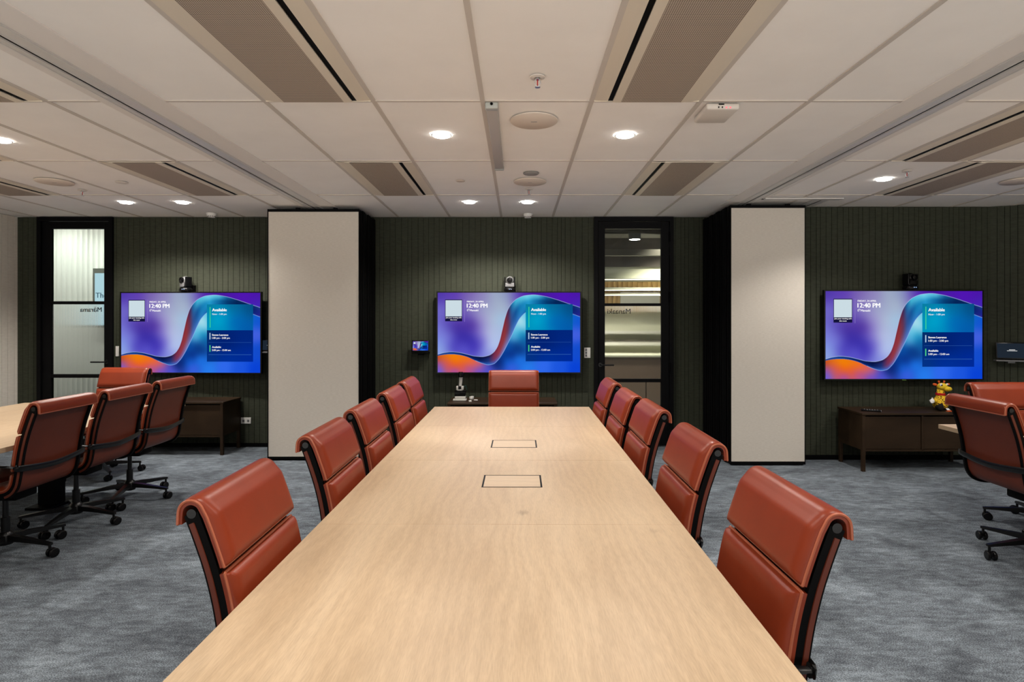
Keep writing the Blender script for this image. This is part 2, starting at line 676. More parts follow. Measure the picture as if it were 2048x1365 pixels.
# ceiling bulkhead strips with the partition tracks
def track(n, x0, x1, slit, sa, sb, y1):
    bm = bmesh.new()
    bx(bm, x0, x1, Y0, y1, CEIL - 0.002, CEIL + 0.012)
    struct(fin('trim_%d' % n, bm, 'plaster', smooth=False))
    t = thing('partition_track', 'long aluminium ceiling track with a black slot, running to the %s folding partition stack'
              % ('left' if slit < 0 else 'right'), 'track', ((sa + sb) / 2, (Y0 + y1) / 2, CEIL - 0.002), group='ceiling partition tracks')
    h = (y1 - Y0) / 2
    cx = (sa + sb) / 2
    bm = bmesh.new()
    for a, b in ((sa, slit - 0.009), (slit + 0.009, sb)):
        bx(bm, a - cx, b - cx, -h, h, -0.006, 0.0)
        bx(bm, a - cx + 0.004, a - cx + 0.010, -h, h, -0.010, -0.004)
        bx(bm, b - cx - 0.010, b - cx - 0.004, -h, h, -0.010, -0.004)
    fin('rail', bm, 'alu', t, smooth=False)
    bm = bmesh.new()
    bx(bm, slit - 0.0095 - cx, slit + 0.0095 - cx, -h, h, -0.0035, -0.0005)
    fin('slot', bm, 'black', t, smooth=False)
    return t


track(2, strip_l[0], strip_l[1], -2.177, -2.235, -2.09, 6.76)
track(3, strip_r[0], strip_r[1], 2.33, 2.26, 2.40, 6.10)
# branch track over the right stack
t = thing('partition_track', 'short aluminium branch track across the ceiling above the right folding partition stack', 'track', (2.78, 5.75, CEIL), group='ceiling partition tracks')
bm = bmesh.new()
bx(bm, -0.35, 0.42, -0.055, -0.012, -0.012, -0.001)
bx(bm, -0.35, 0.42, 0.008, 0.035, -0.008, -0.001)
bx(bm, 0.17, 0.235, 0.035, 0.38, -0.008, -0.001)
bx(bm, 0.255, 0.32, 0.035, 0.38, -0.008, -0.001)
fin('rail', bm, 'alu', t, smooth=False)
bm = bmesh.new()
bx(bm, -0.37, 0.30, -0.012, 0.008, -0.006, -0.001)
bx(bm, 0.235, 0.255, 0.008, 0.38, -0.006, -0.001)
fin('slot', bm, 'black', t, smooth=False)


# ------------------------------------------------------------------ folding partition stacks
def partition(label, x0, x1, yf, yb, side_sign, seal, n_leaf, rot=0.0):
    """a stack of folded operable-wall leaves; the front leaf shows its fabric face"""
    cx = (x0 + x1) / 2
    w = x1 - x0
    t = thing('folding_partition', label, 'partition', (cx, yf, 0), rot, 'folding partition stacks')
    top = 2.652
    lt = (yb - yf) / n_leaf
    for k in range(n_leaf):
        bm = bmesh.new()
        sh = 0.012 * (k % 2) * -side_sign
        ya, yb_ = k * lt + (0.012 if k == 0 else 0.004), (k + 1) * lt - 0.006
        bx(bm, -w / 2 + sh, w / 2 + sh, ya, yb_, 0.012, top, 0.004, 1)
        # vertical interlocking nosing along both edges
        for s in (-1, 1):
            bx(bm, s * w / 2 + sh - 0.006, s * w / 2 + sh + 0.006, ya + 0.025, yb_ - 0.025, 0.02, top - 0.01)
        fin('leaf', bm, 'black', t, smooth=False)
    bm = bmesh.new()
    bx(bm, -w / 2, w / 2, 0, 0.016, 0.012, 0.042)
    bx(bm, -w / 2, w / 2, 0, 0.016, top - 0.028, top)
    bx(bm, -w / 2, -w / 2 + 0.010, 0, 0.016, 0.042, top - 0.028)
    bx(bm, w / 2 - 0.008, w / 2, 0, 0.016, 0.042, top - 0.028)
    fin('edge_frame', bm, 'black', t, smooth=False)
    bm = bmesh.new()
    bx(bm, -w / 2 + 0.010, w / 2 - 0.008, 0.003, 0.015, 0.042, top - 0.028)
    f = fin('fabric_panel', bm, 'fabric', t, smooth=False)
    f['label'] = 'beige woven fabric face of the front leaf'
    if seal:
        bm = bmesh.new()
        bx(bm, w / 2 + 0.004, w / 2 + 0.012, (yb - yf) * 0.56, (yb - yf) * 0.56 + 0.012, 0.05, 1.55)
        fin('edge_seal', bm, 'white_plastic', t, smooth=False)
    bm = bmesh.new()
    for k in (0, n_leaf - 1):
        for xx in (-0.18, 0.22):
            bx(bm, cx * 0 + xx - 0.02, xx + 0.02, (k + 0.3) * lt, (k + 0.6) * lt, top, CEIL - 0.013)
    fin('carrier', bm, 'black', t, smooth=False)
    return t


partition('stack of folded partition leaves with beige fabric front, left of the middle screen', -2.64, -1.672, 6.11, 6.76, -1, True, 6)
partition('stack of folded partition leaves with beige fabric front, right of the glazed middle door', 2.16, 2.925, 5.90, 6.75, 1, False, 8)
# the two stacks differ in width; the right one also shows its fabric edge next to the right screen


# ------------------------------------------------------------------ doors
def zpx(py, d):
    return CAM_H - (py - 641) * d / F_PX


def make_door(n, x0, x1, g0, g1, zs, hinge, word, wpos, wwidth):
    """full-height glazed door in a black frame, zs = glass levels (top, mull1 hi, mull1 lo, mull2 hi, mull2 lo, bottom)"""
    t = bpy.data.objects.new('door_%d' % n, None)
    C.objects.link(t)
    t.location = ((x0 + x1) / 2, D, 0)
    struct(t)
    cx = (x0 + x1) / 2
    a, b, ga, gb = x0 - cx, x1 - cx, g0 - cx, g1 - cx
    bm = bmesh.new()
    jw = 0.045
    bx(bm, a, a + jw, -0.03, 0.12, 0, CEIL)
    bx(bm, b - jw, b, -0.03, 0.12, 0, CEIL)
    bx(bm, a + jw, b - jw, -0.03, 0.12, CEIL - 0.05, CEIL)
    fin('door_frame', bm, 'black_door', t, smooth=False)
    bm = bmesh.new()
    z = zs
    bx(bm, a + jw + 0.004, ga, -0.012, 0.035, 0.01, CEIL - 0.055, 0.002, 1)
    bx(bm, gb, b - jw - 0.004, -0.012, 0.035, 0.01, CEIL - 0.055, 0.002, 1)
    bx(bm, ga, gb, -0.012, 0.035, z[0], CEIL - 0.055)
    bx(bm, ga, gb, -0.014, 0.037, z[2], z[1], 0.002, 1)
    bx(bm, ga, gb, -0.014, 0.037, z[4], z[3], 0.002, 1)
    bx(bm, ga, gb, -0.012, 0.035, 0.01, z[5])
    fin('door_leaf', bm, 'black_door', t, smooth=False)
    for za, zb in ((z[1], z[0]), (z[5], z[4])):
        bm = bmesh.new()
        bx(bm, ga, gb, 0.008, 0.014, za, zb)
        fin('glass_pane', bm, 'glass', t, smooth=False)
    # reeded pane
    bm = bmesh.new()
    nw = 44
    per = 10
    nx = nw * per
    lo, hi = [], []
    for i in range(nx + 1):
        x = ga + (gb - ga) * i / nx
        y = 0.010 + 0.0035 * math.cos(2 * PI * i / per)
        lo.append(bm.verts.new((x, y, z[3])))
        hi.append(bm.verts.new((x, y, z[2])))
    for i in range(nx):
        bm.faces.new((lo[i], lo[i + 1], hi[i + 1], hi[i]))
    q = fin('reeded_pane', bm, 'reeded', t, angle=80)
    q['label'] = 'vertically reeded translucent glass pane'
    # lever handle
    hs = 1 if hinge < 0 else -1
    hx = (b - jw - 0.03) if hs > 0 else (a + jw + 0.03)
    hz = zpx(730, D) if n == 2 else zpx(724, D)
    bm = bmesh.new()
    lathe(bm, [(0, 0), (0.024, 0), (0.024, 0.008), (0, 0.008)], 20, Matrix.Translation((hx, -0.013, hz)) @ Matrix.Rotation(PI / 2, 4, 'X'))
    tube(bm, [(hx, -0.015, hz), (hx, -0.055, hz), (hx - hs * 0.02, -0.065, hz), (hx - hs * 0.15, -0.065, hz)], 0.009, 10)
    fin('handle', bm, 'black_metal', t)
    bm = bmesh.new()
    for hz_ in (0.35, zpx(735, D), zpx(595, D), 2.45):
        hx_ = (a + jw) if hs > 0 else (b - jw)
        lathe(bm, [(0, -0.06), (0.009, -0.06), (0.009, 0.06), (0, 0.06)], 10, Matrix.Translation((hx_, -0.032, hz_)))
    fin('hinge', bm, 'black', t)
    me = text_mesh(word, 1.0, 0.0006 / max(wwidth, 0.1), wwidth)
    o = link('lettering', me, 'text_black', t, (wpos[0] - cx, 0.003, wpos[1]), (PI / 2, 0, PI))
    return t


gz = lambda *a: [zpx(v, D) for v in a]
door_l = make_door(1, -5.605, -4.723, (103 - 1036) * D / F_PX, (209.5 - 1036) * D / F_PX, gz(458, 603, 609, 749, 756, 890 - 12), -1, 'M\u0101rama', ((203 - 1036) * D / F_PX, zpx(624, D)), 43 * D / F_PX)
door_m = make_door(2, 0.886, 1.812, (1209.5 - 1036) * D / F_PX, (1322 - 1036) * D / F_PX, gz(458, 607, 612.5, 758, 765, 812), 1, 'Manaaki', ((1261 - 1036) * D / F_PX, zpx(628, D)), 46 * D / F_PX)

# ------------------------------------------------------------------ corridor seen through the doors
bm = bmesh.new()
bx(bm, -10.0, 6.0, 10.0, 10.1, 0, 2.40)
M['corridor'] = mat('pale_green_paint', (0.66, 0.67, 0.52), 0.7)
struct(fin('wall_corridor', bm, 'corridor', smooth=False))
bm = bmesh.new()
bx(bm, -10.0, 6.0, 6.95, 10.1, 3.1, 3.2)
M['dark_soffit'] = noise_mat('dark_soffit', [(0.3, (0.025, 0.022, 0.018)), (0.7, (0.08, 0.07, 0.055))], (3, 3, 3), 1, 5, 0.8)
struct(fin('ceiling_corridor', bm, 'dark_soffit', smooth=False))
bm = bmesh.new()
for x0_, x1_ in ((-10.0, -9.9), (5.9, 6.0)):
    bx(bm, x0_, x1_, 6.95, 10.0, 0, 3.1)
struct(fin('wall_corridor_end', bm, 'corridor', smooth=False))
bm = bmesh.new()
bx(bm, -10.0, 6.0, 9.96, 10.0, 2.40, 3.1)
bx(bm, -5.9, 3.0, D + 0.125, D + 0.14, CEIL, 3.1)
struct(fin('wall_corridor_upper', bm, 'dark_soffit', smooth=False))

# ducts and beams above the corridor
bm = bmesh.new()
bx(bm, -0.35, 4.2, 8.3, 8.75, 2.72, 2.98, 0.01, 1)
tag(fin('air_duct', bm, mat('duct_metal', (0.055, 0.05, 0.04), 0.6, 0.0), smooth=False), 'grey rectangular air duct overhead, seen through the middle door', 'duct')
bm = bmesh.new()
tube(bm, [(0.4, 7.05, 2.62), (4.0, 8.2, 2.62)], 0.03, 10)
tag(fin('pipe', bm, 'dark_soffit'), 'dark pipe running diagonally overhead, seen through the middle door', 'pipe')
bm = bmesh.new()
bx(bm, 0.2, 4.0, 9.3, 9.42, 2.52, 2.62)
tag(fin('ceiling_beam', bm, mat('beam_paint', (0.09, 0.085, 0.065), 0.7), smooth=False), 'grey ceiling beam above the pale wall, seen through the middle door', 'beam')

t = thing('cylinder_downlight', 'grey cylinder ceiling lamp overhead, seen through the middle door', 'lamp', (1.62, 8.05, 0))
bm = bmesh.new()
lathe(bm, [(0, 3.1), (0.085, 3.1), (0.085, 2.60), (0.075, 2.60), (0.07, 2.63), (0, 2.63)], 28)
fin('lamp_body', bm, 'grey_plastic', t)
bm = bmesh.new()
lathe(bm, [(0, 2.606), (0.068, 2.606), (0.068, 2.600), (0, 2.600)], 28)
fin('lens', bm, 'lens', t)

# batten wall with LED strips
t = thing('batten_screen', 'backlit pine batten panel on the pale wall, seen through the middle door', 'panel', (2.0, 9.99, 0))
bm = bmesh.new()
bx(bm, -1.1, 1.1, -0.03, 0, 1.62, 2.14)
fin('backing', bm, 'batten', t, smooth=False)
bm = bmesh.new()
k = -1.05
while k < 1.08:
    bx(bm, k, k + 0.045, -0.055, -0.03, 1.62, 2.14)
    k += 0.085
fin('batten', bm, 'batten', t, smooth=False)
M['led'] = mat('led_strip', (0.9, 0.9, 0.9), 0.5, emit=(1.0, 0.90, 0.72), estr=2.6)
for z in (2.17, 1.99, 1.905):
    bm = bmesh.new()
    bx(bm, -1.1, 1.1, -0.16, -0.14, z - 0.006, z + 0.006)
    fin('light_strip', bm, 'led', t, smooth=False)
bm = bmesh.new()
bx(bm, -1.1, 1.1, -0.16, 0, 2.18, 2.195)
bx(bm, -1.1, 1.1, -0.138, -0.06, 1.985, 2.04)
bx(bm, -1.1, 1.1, -0.138, -0.06, 1.90, 1.935)
fin('shelf', bm, mat('grey_shelf', (0.30, 0.31, 0.25), 0.6), t, smooth=False)
bm = bmesh.new()
bx(bm, -0.25, 0.42, -0.09, -0.056, 1.62, 1.96)
bx(bm, 0.52, 0.95, -0.09, -0.056, 1.62, 1.96)
fin('white_panel', bm, 'white_plastic', t, smooth=False)

t = thing('storage_counter', 'low brown storage counter, seen through the bottom of the middle door', 'counter', (2.0, 9.6, 0))
bm = bmesh.new()
bx(bm, -1.6, 1.2, -0.25, 0.35, 0, 0.92)
fin('body', bm, mat('brown_laminate', (0.16, 0.11, 0.075), 0.6), t, smooth=False)
bm = bmesh.new()
for i in range(5):
    bx(bm, -1.58 + i * 0.55, -1.05 + i * 0.55, -0.27, -0.25, 0.08, 0.88)
fin('front_panel', bm, mat('brown_laminate_front', (0.20, 0.14, 0.10), 0.5), t, smooth=False)
bm = bmesh.new()
bx(bm, -1.62, 1.22, -0.29, 0.35, 0.92, 0.95)
fin('countertop', bm, 'corridor', t, smooth=False)

bm = bmesh.new()
for za, zb in ((1.27, 1.30), (1.08, 1.13)):
    bx(bm, -1.6, 1.2, 0.10, 0.38, za, zb)
fin('shelf', bm, 'white_plastic', t, smooth=False)
bm = bmesh.new()
bx(bm, -1.6, 1.2, 0.20, 0.36, 1.13, 1.16)
fin('rail', bm, mat('shelf_edge', (0.25, 0.23, 0.17), 0.6), t, smooth=False)

# white corrugated wall outside the left door
bm = bmesh.new()
lo, hi = [], []
n = 520
for i in range(n + 1):
    x = -9.2 + 4.4 * i / n
    y = 8.55 + 0.022 * abs(math.sin(PI * (x + 9.2) / 0.075))
    lo.append(bm.verts.new((x, y, 0.0)))
    hi.append(bm.verts.new((x, y, 2.92)))
for i in range(n):
    bm.faces.new((lo[i], lo[i + 1], hi[i + 1], hi[i]))
bl = [bm.verts.new((-9.2, 8.65, 0)), bm.verts.new((-4.8, 8.65, 0))]
bh = [bm.verts.new((-9.2, 8.65, 2.92)), bm.verts.new((-4.8, 8.65, 2.92))]
bm.faces.new((bl[1], bl[0], bh[0], bh[1]))
bm.faces.new((lo[0], hi[0], bh[0], bl[0]))
bm.faces.new((lo[-1], bl[1], bh[1], hi[-1]))
struct(fin('wall_fluted', bm, mat('white_fluted_wall', (0.80, 0.82, 0.76), 0.45), angle=50))

t = thing('wall_screen', 'pale blue wall screen in grey frame, seen through the left door', 'screen', (-5.67, 8.50, 1.74))
bm = bmesh.new()
bx(bm, -0.56, 0.5, 0.0, 0.04, -0.36, 0.50)
fin('screen_frame', bm, mat('grey_frame', (0.10, 0.11, 0.09), 0.5), t, smooth=False)
bm = bmesh.new()
bx(bm, -0.53, 0.47, -0.004, 0.0, -0.33, 0.43)
fin('screen', bm, mat('pale_blue_screen', (0, 0, 0), 0.5, emit=s2l((176, 214, 228)), estr=1.0), t, smooth=False)
me = text_mesh('The', 1.0, 0.002, 0.165)
link('lettering', me, mat('teal_lettering', s2l((20, 80, 110)), 0.5), t, (-0.515, -0.006, 0.07), (PI / 2, 0, 0))


def area(name, loc, size, watt, col, rot=(0, 0, 0), sy=None):
    ld = bpy.data.lights.new(name, 'AREA')
    ld.energy = watt
    ld.color = col
    ld.size = size
    if sy:
        ld.shape = 'RECTANGLE'
        ld.size_y = sy
    o = bpy.data.objects.new(name, ld)
    C.objects.link(o)
    o.location = loc
    o.rotation_euler = rot
    return o


def bulb(name, parent, loc, watt, col, angle=2.3, blend=1.0, rad=0.05, aim=None):
    ld = bpy.data.lights.new(name, 'SPOT')
    ld.energy = watt
    ld.color = col
    ld.spot_size = angle
    ld.spot_blend = blend
    ld.shadow_soft_size = rad
    o = bpy.data.objects.new(name, ld)
    C.objects.link(o)
    o.parent = parent
    o.location = loc
    return o


# two ceiling lamps of the corridor, above the glazed doors
for x, y, label in ((-5.75, 8.05, 'round ceiling lamp above the white fluted wall behind the left door'),
                    (-6.6, 8.05, 'second round ceiling lamp above the white fluted wall behind the left door'),
                    (2.6, 9.2, 'round ceiling lamp over the corridor behind the middle door'),
                    (0.6, 9.0, 'round ceiling lamp over the corridor left of the middle door')):
    t = thing('corridor_lamp', label, 'lamp', (x, y, 3.1), group='corridor ceiling lamps')
    bm = bmesh.new()
    lathe(bm, [(0, 0), (0.09, 0), (0.09, -0.03), (0, -0.03)], 24)
    fin('lens', bm, 'lens', t)
    if x < -5:
        bulb('bulb', t, (0, 0, -0.06), 42, (0.94, 1.0, 0.95), 2.6)
    else:
        bulb('bulb', t, (0, 0, -0.06), 420, (1.0, 0.93, 0.80), 2.05, 0.6)
t = bpy.data.objects['cylinder_downlight']
bulb('bulb', t, (0, 0, 2.58), 60, (1.0, 0.93, 0.8), 2.2)


# ------------------------------------------------------------------ screens
def painted_screen(nx=590, ny=330, w=1.640, h=0.918):
    """the glowing picture of the screen: vertex colours on a fine grid (the screen gives off this light)"""
    X = np.linspace(90, 1860, nx + 1)
    Y = np.linspace(285, 1275, ny + 1)
    gx, gy = np.meshgrid(X, Y)

    def curve(pts):
        px = np.array([p[0] for p in pts], float)
        py = np.array([p[1] for p in pts], float)
        # pchip-like cubic hermite
        hh = np.diff(px)
        dl = np.diff(py) / hh
        mm = np.zeros_like(py)
        mm[1:-1] = np.where(dl[:-1] * dl[1:] > 0, 2 * dl[:-1] * dl[1:] / (dl[:-1] + dl[1:] + 1e-9), 0)
        mm[0], mm[-1] = dl[0], dl[-1]
        i = np.clip(np.searchsorted(px, X) - 1, 0, len(px) - 2)
        t = (X - px[i]) / hh[i]
        y = ((2 * t ** 3 - 3 * t ** 2 + 1) * py[i] + (t ** 3 - 2 * t ** 2 + t) * hh[i] * mm[i]
             + (-2 * t ** 3 + 3 * t ** 2) * py[i + 1] + (t ** 3 - t ** 2) * hh[i] * mm[i + 1])
        return y

    up = curve([(60, 1062), (90, 1052), (170, 1030), (260, 1020), (350, 1028), (450, 1050), (550, 1074), (640, 1081), (720, 1066), (780, 1030), (825, 970), (860, 880), (890, 755), (930, 590), (965, 490), (1010, 420), (1080, 358), (1180, 320), (1280, 311), (1400, 326), (1560, 368), (1700, 415), (1880, 474)])
    lo = curve([(60, 1076), (90, 1070), (170, 1056), (260, 1050), (350, 1058), (450, 1082), (550, 1126), (640, 1162), (720, 1182), (780, 1172), (840, 1122), (900, 1034), (960, 920), (1010, 815), (1060, 700), (1110, 606), (1190, 528), (1300, 480), (1420, 462), (1560, 480), (1700, 525), (1880, 592)])

    def rbf(pts, pw=3.6, soft=16):
        num = np.zeros((*gx.shape, 3))
        den = np.zeros(gx.shape)
        for x, y, c in pts:
            wgt = 1.0 / ((gx - x) ** 2 + (gy - y) ** 2 + 900.0) ** (pw / 2)
            num += wgt[..., None] * np.array(c, float)
            den += wgt
        out = num / den[..., None]
        for ax in (0, 1):      # soften: three passes of a moving average
            for _ in range(3):
                pad = [(0, 0)] * 3
                pad[ax] = (soft + 1, soft)
                cs = np.cumsum(np.pad(out, pad, mode='edge'), axis=ax)
                n_ = out.shape[ax]
                out = (np.take(cs, range(2 * soft + 1, 2 * soft + 1 + n_), axis=ax) - np.take(cs, range(0, n_), axis=ax)) / (2 * soft + 1)
        return out

    above = rbf([(100, 300, (84, 58, 178)), (110, 520, (118, 110, 210)), (100, 760, (128, 130, 226)), (110, 900, (136, 160, 240)), (110, 1010, (150, 176, 240)),
                 (300, 310, (100, 66, 186)), (480, 310, (128, 104, 184)), (560, 420, (150, 140, 200)), (330, 560, (112, 86, 190)), (250, 680, (92, 76, 188)), (330, 700, (72, 46, 160)),
                 (520, 700, (76, 44, 160)), (380, 830, (58, 44, 170)), (520, 860, (52, 42, 172)), (300, 930, (78, 66, 194)), (560, 960, (62, 46, 186)), (420, 1010, (96, 90, 214)),
                 (200, 860, (126, 128, 226)), (650, 330, (150, 140, 196)), (800, 330, (166, 180, 206)), (960, 330, (150, 164, 200)), (700, 500, (170, 178, 212)), (880, 450, (176, 192, 214)),
                 (640, 620, (164, 152, 214)), (760, 620, (186, 200, 224)), (880, 620, (170, 206, 236)), (600, 780, (140, 122, 212)), (720, 800, (196, 204, 236)), (820, 800, (184, 204, 240)),
                 (640, 900, (110, 96, 212)), (740, 940, (200, 214, 248)), (690, 1040, (140, 150, 236)), (800, 920, (184, 206, 250)),
                 (1050, 310, (110, 92, 190)), (1150, 300, (86, 40, 182)), (1300, 295, (70, 22, 160)), (1500, 310, (80, 24, 178)), (1650, 330, (86, 22, 190)), (1800, 310, (80, 22, 178)), (1840, 440, (72, 40, 190))])
    below = rbf([(95, 1100, (200, 70, 30)), (150, 1085, (240, 120, 10)), (260, 1080, (255, 140, 0)), (330, 1110, (255, 140, 4)), (440, 1110, (255, 122, 20)), (520, 1140, (250, 106, 60)), (600, 1180, (214, 100, 120)),
                 (300, 1160, (255, 104, 14)), (180, 1140, (226, 92, 80)), (110, 1170, (150, 90, 190)), (100, 1260, (110, 100, 230)), (250, 1200, (222, 90, 90)), (380, 1190, (240, 92, 60)), (470, 1230, (190, 86, 150)),
                 (300, 1260, (170, 80, 180)), (600, 1250, (120, 84, 210)), (700, 1220, (84, 84, 210)), (760, 1260, (80, 90, 220)), (800, 1195, (16, 40, 120)), (860, 1140, (10, 40, 120)), (920, 1070, (8, 60, 150)), (980, 960, (10, 80, 170)), (1060, 960, (10, 60, 140)),
                 (1000, 1050, (12, 50, 140)), (1040, 830, (90, 180, 230)), (1070, 760, (120, 215, 246)), (1120, 640, (190, 238, 250)), (1150, 690, (150, 225, 245)), (1120, 800, (20, 150, 200)), (1160, 880, (16, 100, 170)), (1100, 1000, (12, 60, 140)),
                 (960, 1150, (20, 100, 220)), (1100, 1120, (30, 120, 240)), (1000, 1220, (60, 100, 235)), (1200, 1230, (40, 130, 250)), (1400, 1200, (50, 110, 250)), (1600, 1230, (30, 90, 235)), (1800, 1240, (10, 70, 225)), (1840, 1000, (20, 80, 215)), (1800, 800, (70, 100, 235)), (1840, 640, (20, 90, 220)),
                 (1200, 560, (110, 210, 240)), (1250, 600, (60, 190, 230)), (1400, 550, (10, 120, 190)), (1700, 600, (10, 110, 200)), (1500, 900, (10, 80, 190))], soft=10)
    tt = np.clip((gy - up) / np.maximum(lo - up, 1), 0, 1)
    def along(rows):
        xs_ = [r_[0] for r_ in rows]
        return np.stack([np.interp(X, xs_, [r_[1][c_] for r_ in rows]) for c_ in range(3)], -1)

    r_up = along([(90, (80, 110, 180)), (250, (24, 50, 120)), (450, (10, 26, 86)), (620, (6, 14, 60)), (730, (30, 26, 76)), (800, (120, 40, 70)), (870, (140, 44, 58)), (930, (130, 44, 56)), (970, (70, 44, 90)), (1010, (30, 110, 170)), (1060, (70, 190, 224)), (1200, (120, 222, 246)), (1340, (90, 196, 230)), (1440, (20, 100, 160)), (1560, (6, 44, 96)), (1720, (8, 36, 96)), (1860, (30, 60, 140))])
    r_mid = along([(90, (40, 70, 150)), (250, (18, 66, 150)), (450, (10, 36, 104)), (620, (8, 26, 84)), (720, (30, 50, 120)), (790, (120, 52, 90)), (850, (152, 58, 74)), (920, (150, 56, 62)), (965, (110, 56, 84)), (1010, (50, 84, 150)), (1060, (24, 90, 160)), (1120, (22, 130, 190)), (1220, (36, 160, 214)), (1340, (16, 110, 170)), (1440, (6, 64, 120)), (1560, (4, 36, 90)), (1720, (4, 34, 100)), (1860, (30, 40, 140))])
    r_lo = along([(90, (30, 60, 140)), (250, (20, 80, 170)), (450, (20, 60, 140)), (600, (30, 70, 160)), (720, (60, 120, 220)), (800, (70, 110, 220)), (870, (120, 120, 200)), (930, (130, 140, 210)), (990, (100, 130, 210)), (1050, (80, 130, 212)), (1110, (60, 130, 210)), (1200, (14, 100, 170)), (1340, (6, 70, 140)), (1560, (4, 34, 96)), (1720, (10, 40, 120)), (1860, (50, 40, 160))])
    q1 = np.clip(tt * 2, 0, 1)[..., None]
    q2 = np.clip(tt * 2 - 1, 0, 1)[..., None]
    q1, q2 = q1 * q1 * (3 - 2 * q1), q2 ** 1.6
    rib = (r_up[None] * (1 - q1) + r_mid[None] * q1) * (1 - q2) + r_lo[None] * q2
    img = np.where((gy < up)[..., None], above, np.where((gy > lo)[..., None], below, rib))
    # pale rim lights along the ribbon edges
    slope_u = np.gradient(up, X)
    slope_l = np.gradient(lo, X)
    du = np.abs(gy - up) / np.sqrt(1 + slope_u ** 2)
    dl = np.abs(gy - lo) / np.sqrt(1 + slope_l ** 2)
    rim = np.clip(1 - du / 5.5, 0, 1)[..., None] * 0.85
    img = img * (1 - rim) + np.array((190, 214, 250.0)) * rim
    rim = np.clip(1 - dl / 5.5, 0, 1)[..., None] * 0.8 * np.where(gx > 560, 1, 0.3)[..., None]
    img = img * (1 - rim) + np.array((170, 206, 250.0)) * rim

    def rect(x0, y0, x1, y1, col, a):
        k = ((gx >= x0) & (gx <= x1) & (gy >= y0) & (gy <= y1))[..., None] * a
        return img * (1 - k) + np.array(col, float) * k

    card = rbf([(1190, 440, (10, 130, 170)), (1300, 640, (0, 180, 220)), (1400, 560, (0, 160, 210)), (1200, 620, (0, 150, 190)), (1330, 735, (0, 150, 200)), (1500, 450, (6, 110, 160)), (1740, 450, (6, 84, 140)), (1700, 720, (4, 96, 180)), (1550, 640, (2, 110, 190))])
    k = ((gx >= 1183) & (gx <= 1768) & (gy >= 428) & (gy <= 748))[..., None]
    img = np.where(k, card, img)
    dark = rbf([(1190, 760, (4, 48, 110)), (1190, 1130, (4, 54, 140)), (1400, 900, (2, 34, 120)), (1760, 770, (2, 40, 130)), (1760, 1130, (0, 44, 160)), (1450, 1120, (0, 50, 160))])
    k = ((gx >= 1183) & (gx <= 1768) & (gy > 748) & (gy <= 1138))[..., None]
    img = np.where(k, dark, img)
    img = rect(1205, 898, 1748, 902, (60, 110, 190), 0.8)
    img = rect(1205, 1049, 1748, 1053, (60, 110, 190), 0.8)
    img = rect(1219, 460, 1227, 715, (70, 230, 150), 1)
    img = rect(1217, 783, 1227, 862, (190, 220, 245), 1)
    img = rect(1217, 935, 1227, 1014, (80, 225, 140), 1)
    img = rect(182, 372, 395, 640, (22, 22, 62), 1)
    img = rect(187, 380, 389, 580, (214, 232, 240), 1)
    img = rect(422, 372, 427, 645, (150, 130, 210), 0.8)
    img = np.clip(img, 0, 255) / 255
    lin = np.where(img <= 0.04045, img / 12.92, ((img + 0.055) / 1.055) ** 2.4)
    me = bpy.data.meshes.new('screen')
    vx = (gx - 975) / 1770 * w
    vz = -(gy - 780) / 990 * h
    co = np.stack([vx, np.zeros_like(vx), vz], -1).reshape(-1, 3).astype(np.float32)
    nv = co.shape[0]
    idx = np.arange(nv).reshape(ny + 1, nx + 1)
    quads = np.stack([idx[1:, :-1], idx[1:, 1:], idx[:-1, 1:], idx[:-1, :-1]], -1).reshape(-1, 4)
    nf = quads.shape[0]
    me.vertices.add(nv)
    me.vertices.foreach_set('co', co.ravel())
    me.loops.add(nf * 4)
    me.loops.foreach_set('vertex_index', quads.ravel().astype(np.int32))
    me.polygons.add(nf)
    me.polygons.foreach_set('loop_start', (np.arange(nf) * 4).astype(np.int32))
    me.update(calc_edges=True)
    at = me.color_attributes.new('picture', 'FLOAT_COLOR', 'POINT')
    rgba = np.ones((nv, 4), dtype=np.float32)
    rgba[:, :3] = lin.reshape(-1, 3)
    at.data.foreach_set('color', rgba.ravel())
    return me


m = bpy.data.materials.new('lit_screen')
m.use_nodes = True
nt = m.node_tree
nt.nodes.remove(nt.nodes['Principled BSDF'])
em = nt.nodes.new('ShaderNodeEmission')
em.inputs['Strength'].default_value = 0.88
ca = nt.nodes.new('ShaderNodeVertexColor')
ca.layer_name = 'picture'
nt.links.new(ca.outputs['Color'], em.inputs['Color'])
nt.links.new(em.outputs[0], nt.nodes['Material Output'].inputs['Surface'])
M['screen'] = m
SCREEN = painted_screen()
SCREEN.materials.append(M['screen'])

SW, SH = 1.640, 0.918
WORDS = [('FRIDAY, 24 APRIL', 453, 405, 212, 0.03), ('12:40 PM', 453, 470, 254, 0.05), ('Manaaki', 490, 515, 105, 0.03), ('Available', 1252, 513, 183, 0.05), ('Now - 1:00 pm', 1252, 558, 183, 0.0),
         ('Steven Laurence', 1250, 817, 205, 0.05), ('1:00 pm - 2:00 pm', 1250, 855, 225, 0.02), ('Available', 1250, 968, 113, 0.05), ('2:00 pm - 12:00 am', 1248, 1006, 238, 0.02),
         ('Join your meeting with', 190, 602, 195, 0.03), ('this room', 246, 628, 82, 0.03)]
WMESH = []
for w_, x_, y_, wd, bo in WORDS:
    WMESH.append((text_mesh(w_, 1.0, 0.0, wd / 1770 * SW, bo), ((x_ - 975) / 1770 * SW, -(y_ - 780) / 990 * SH)))
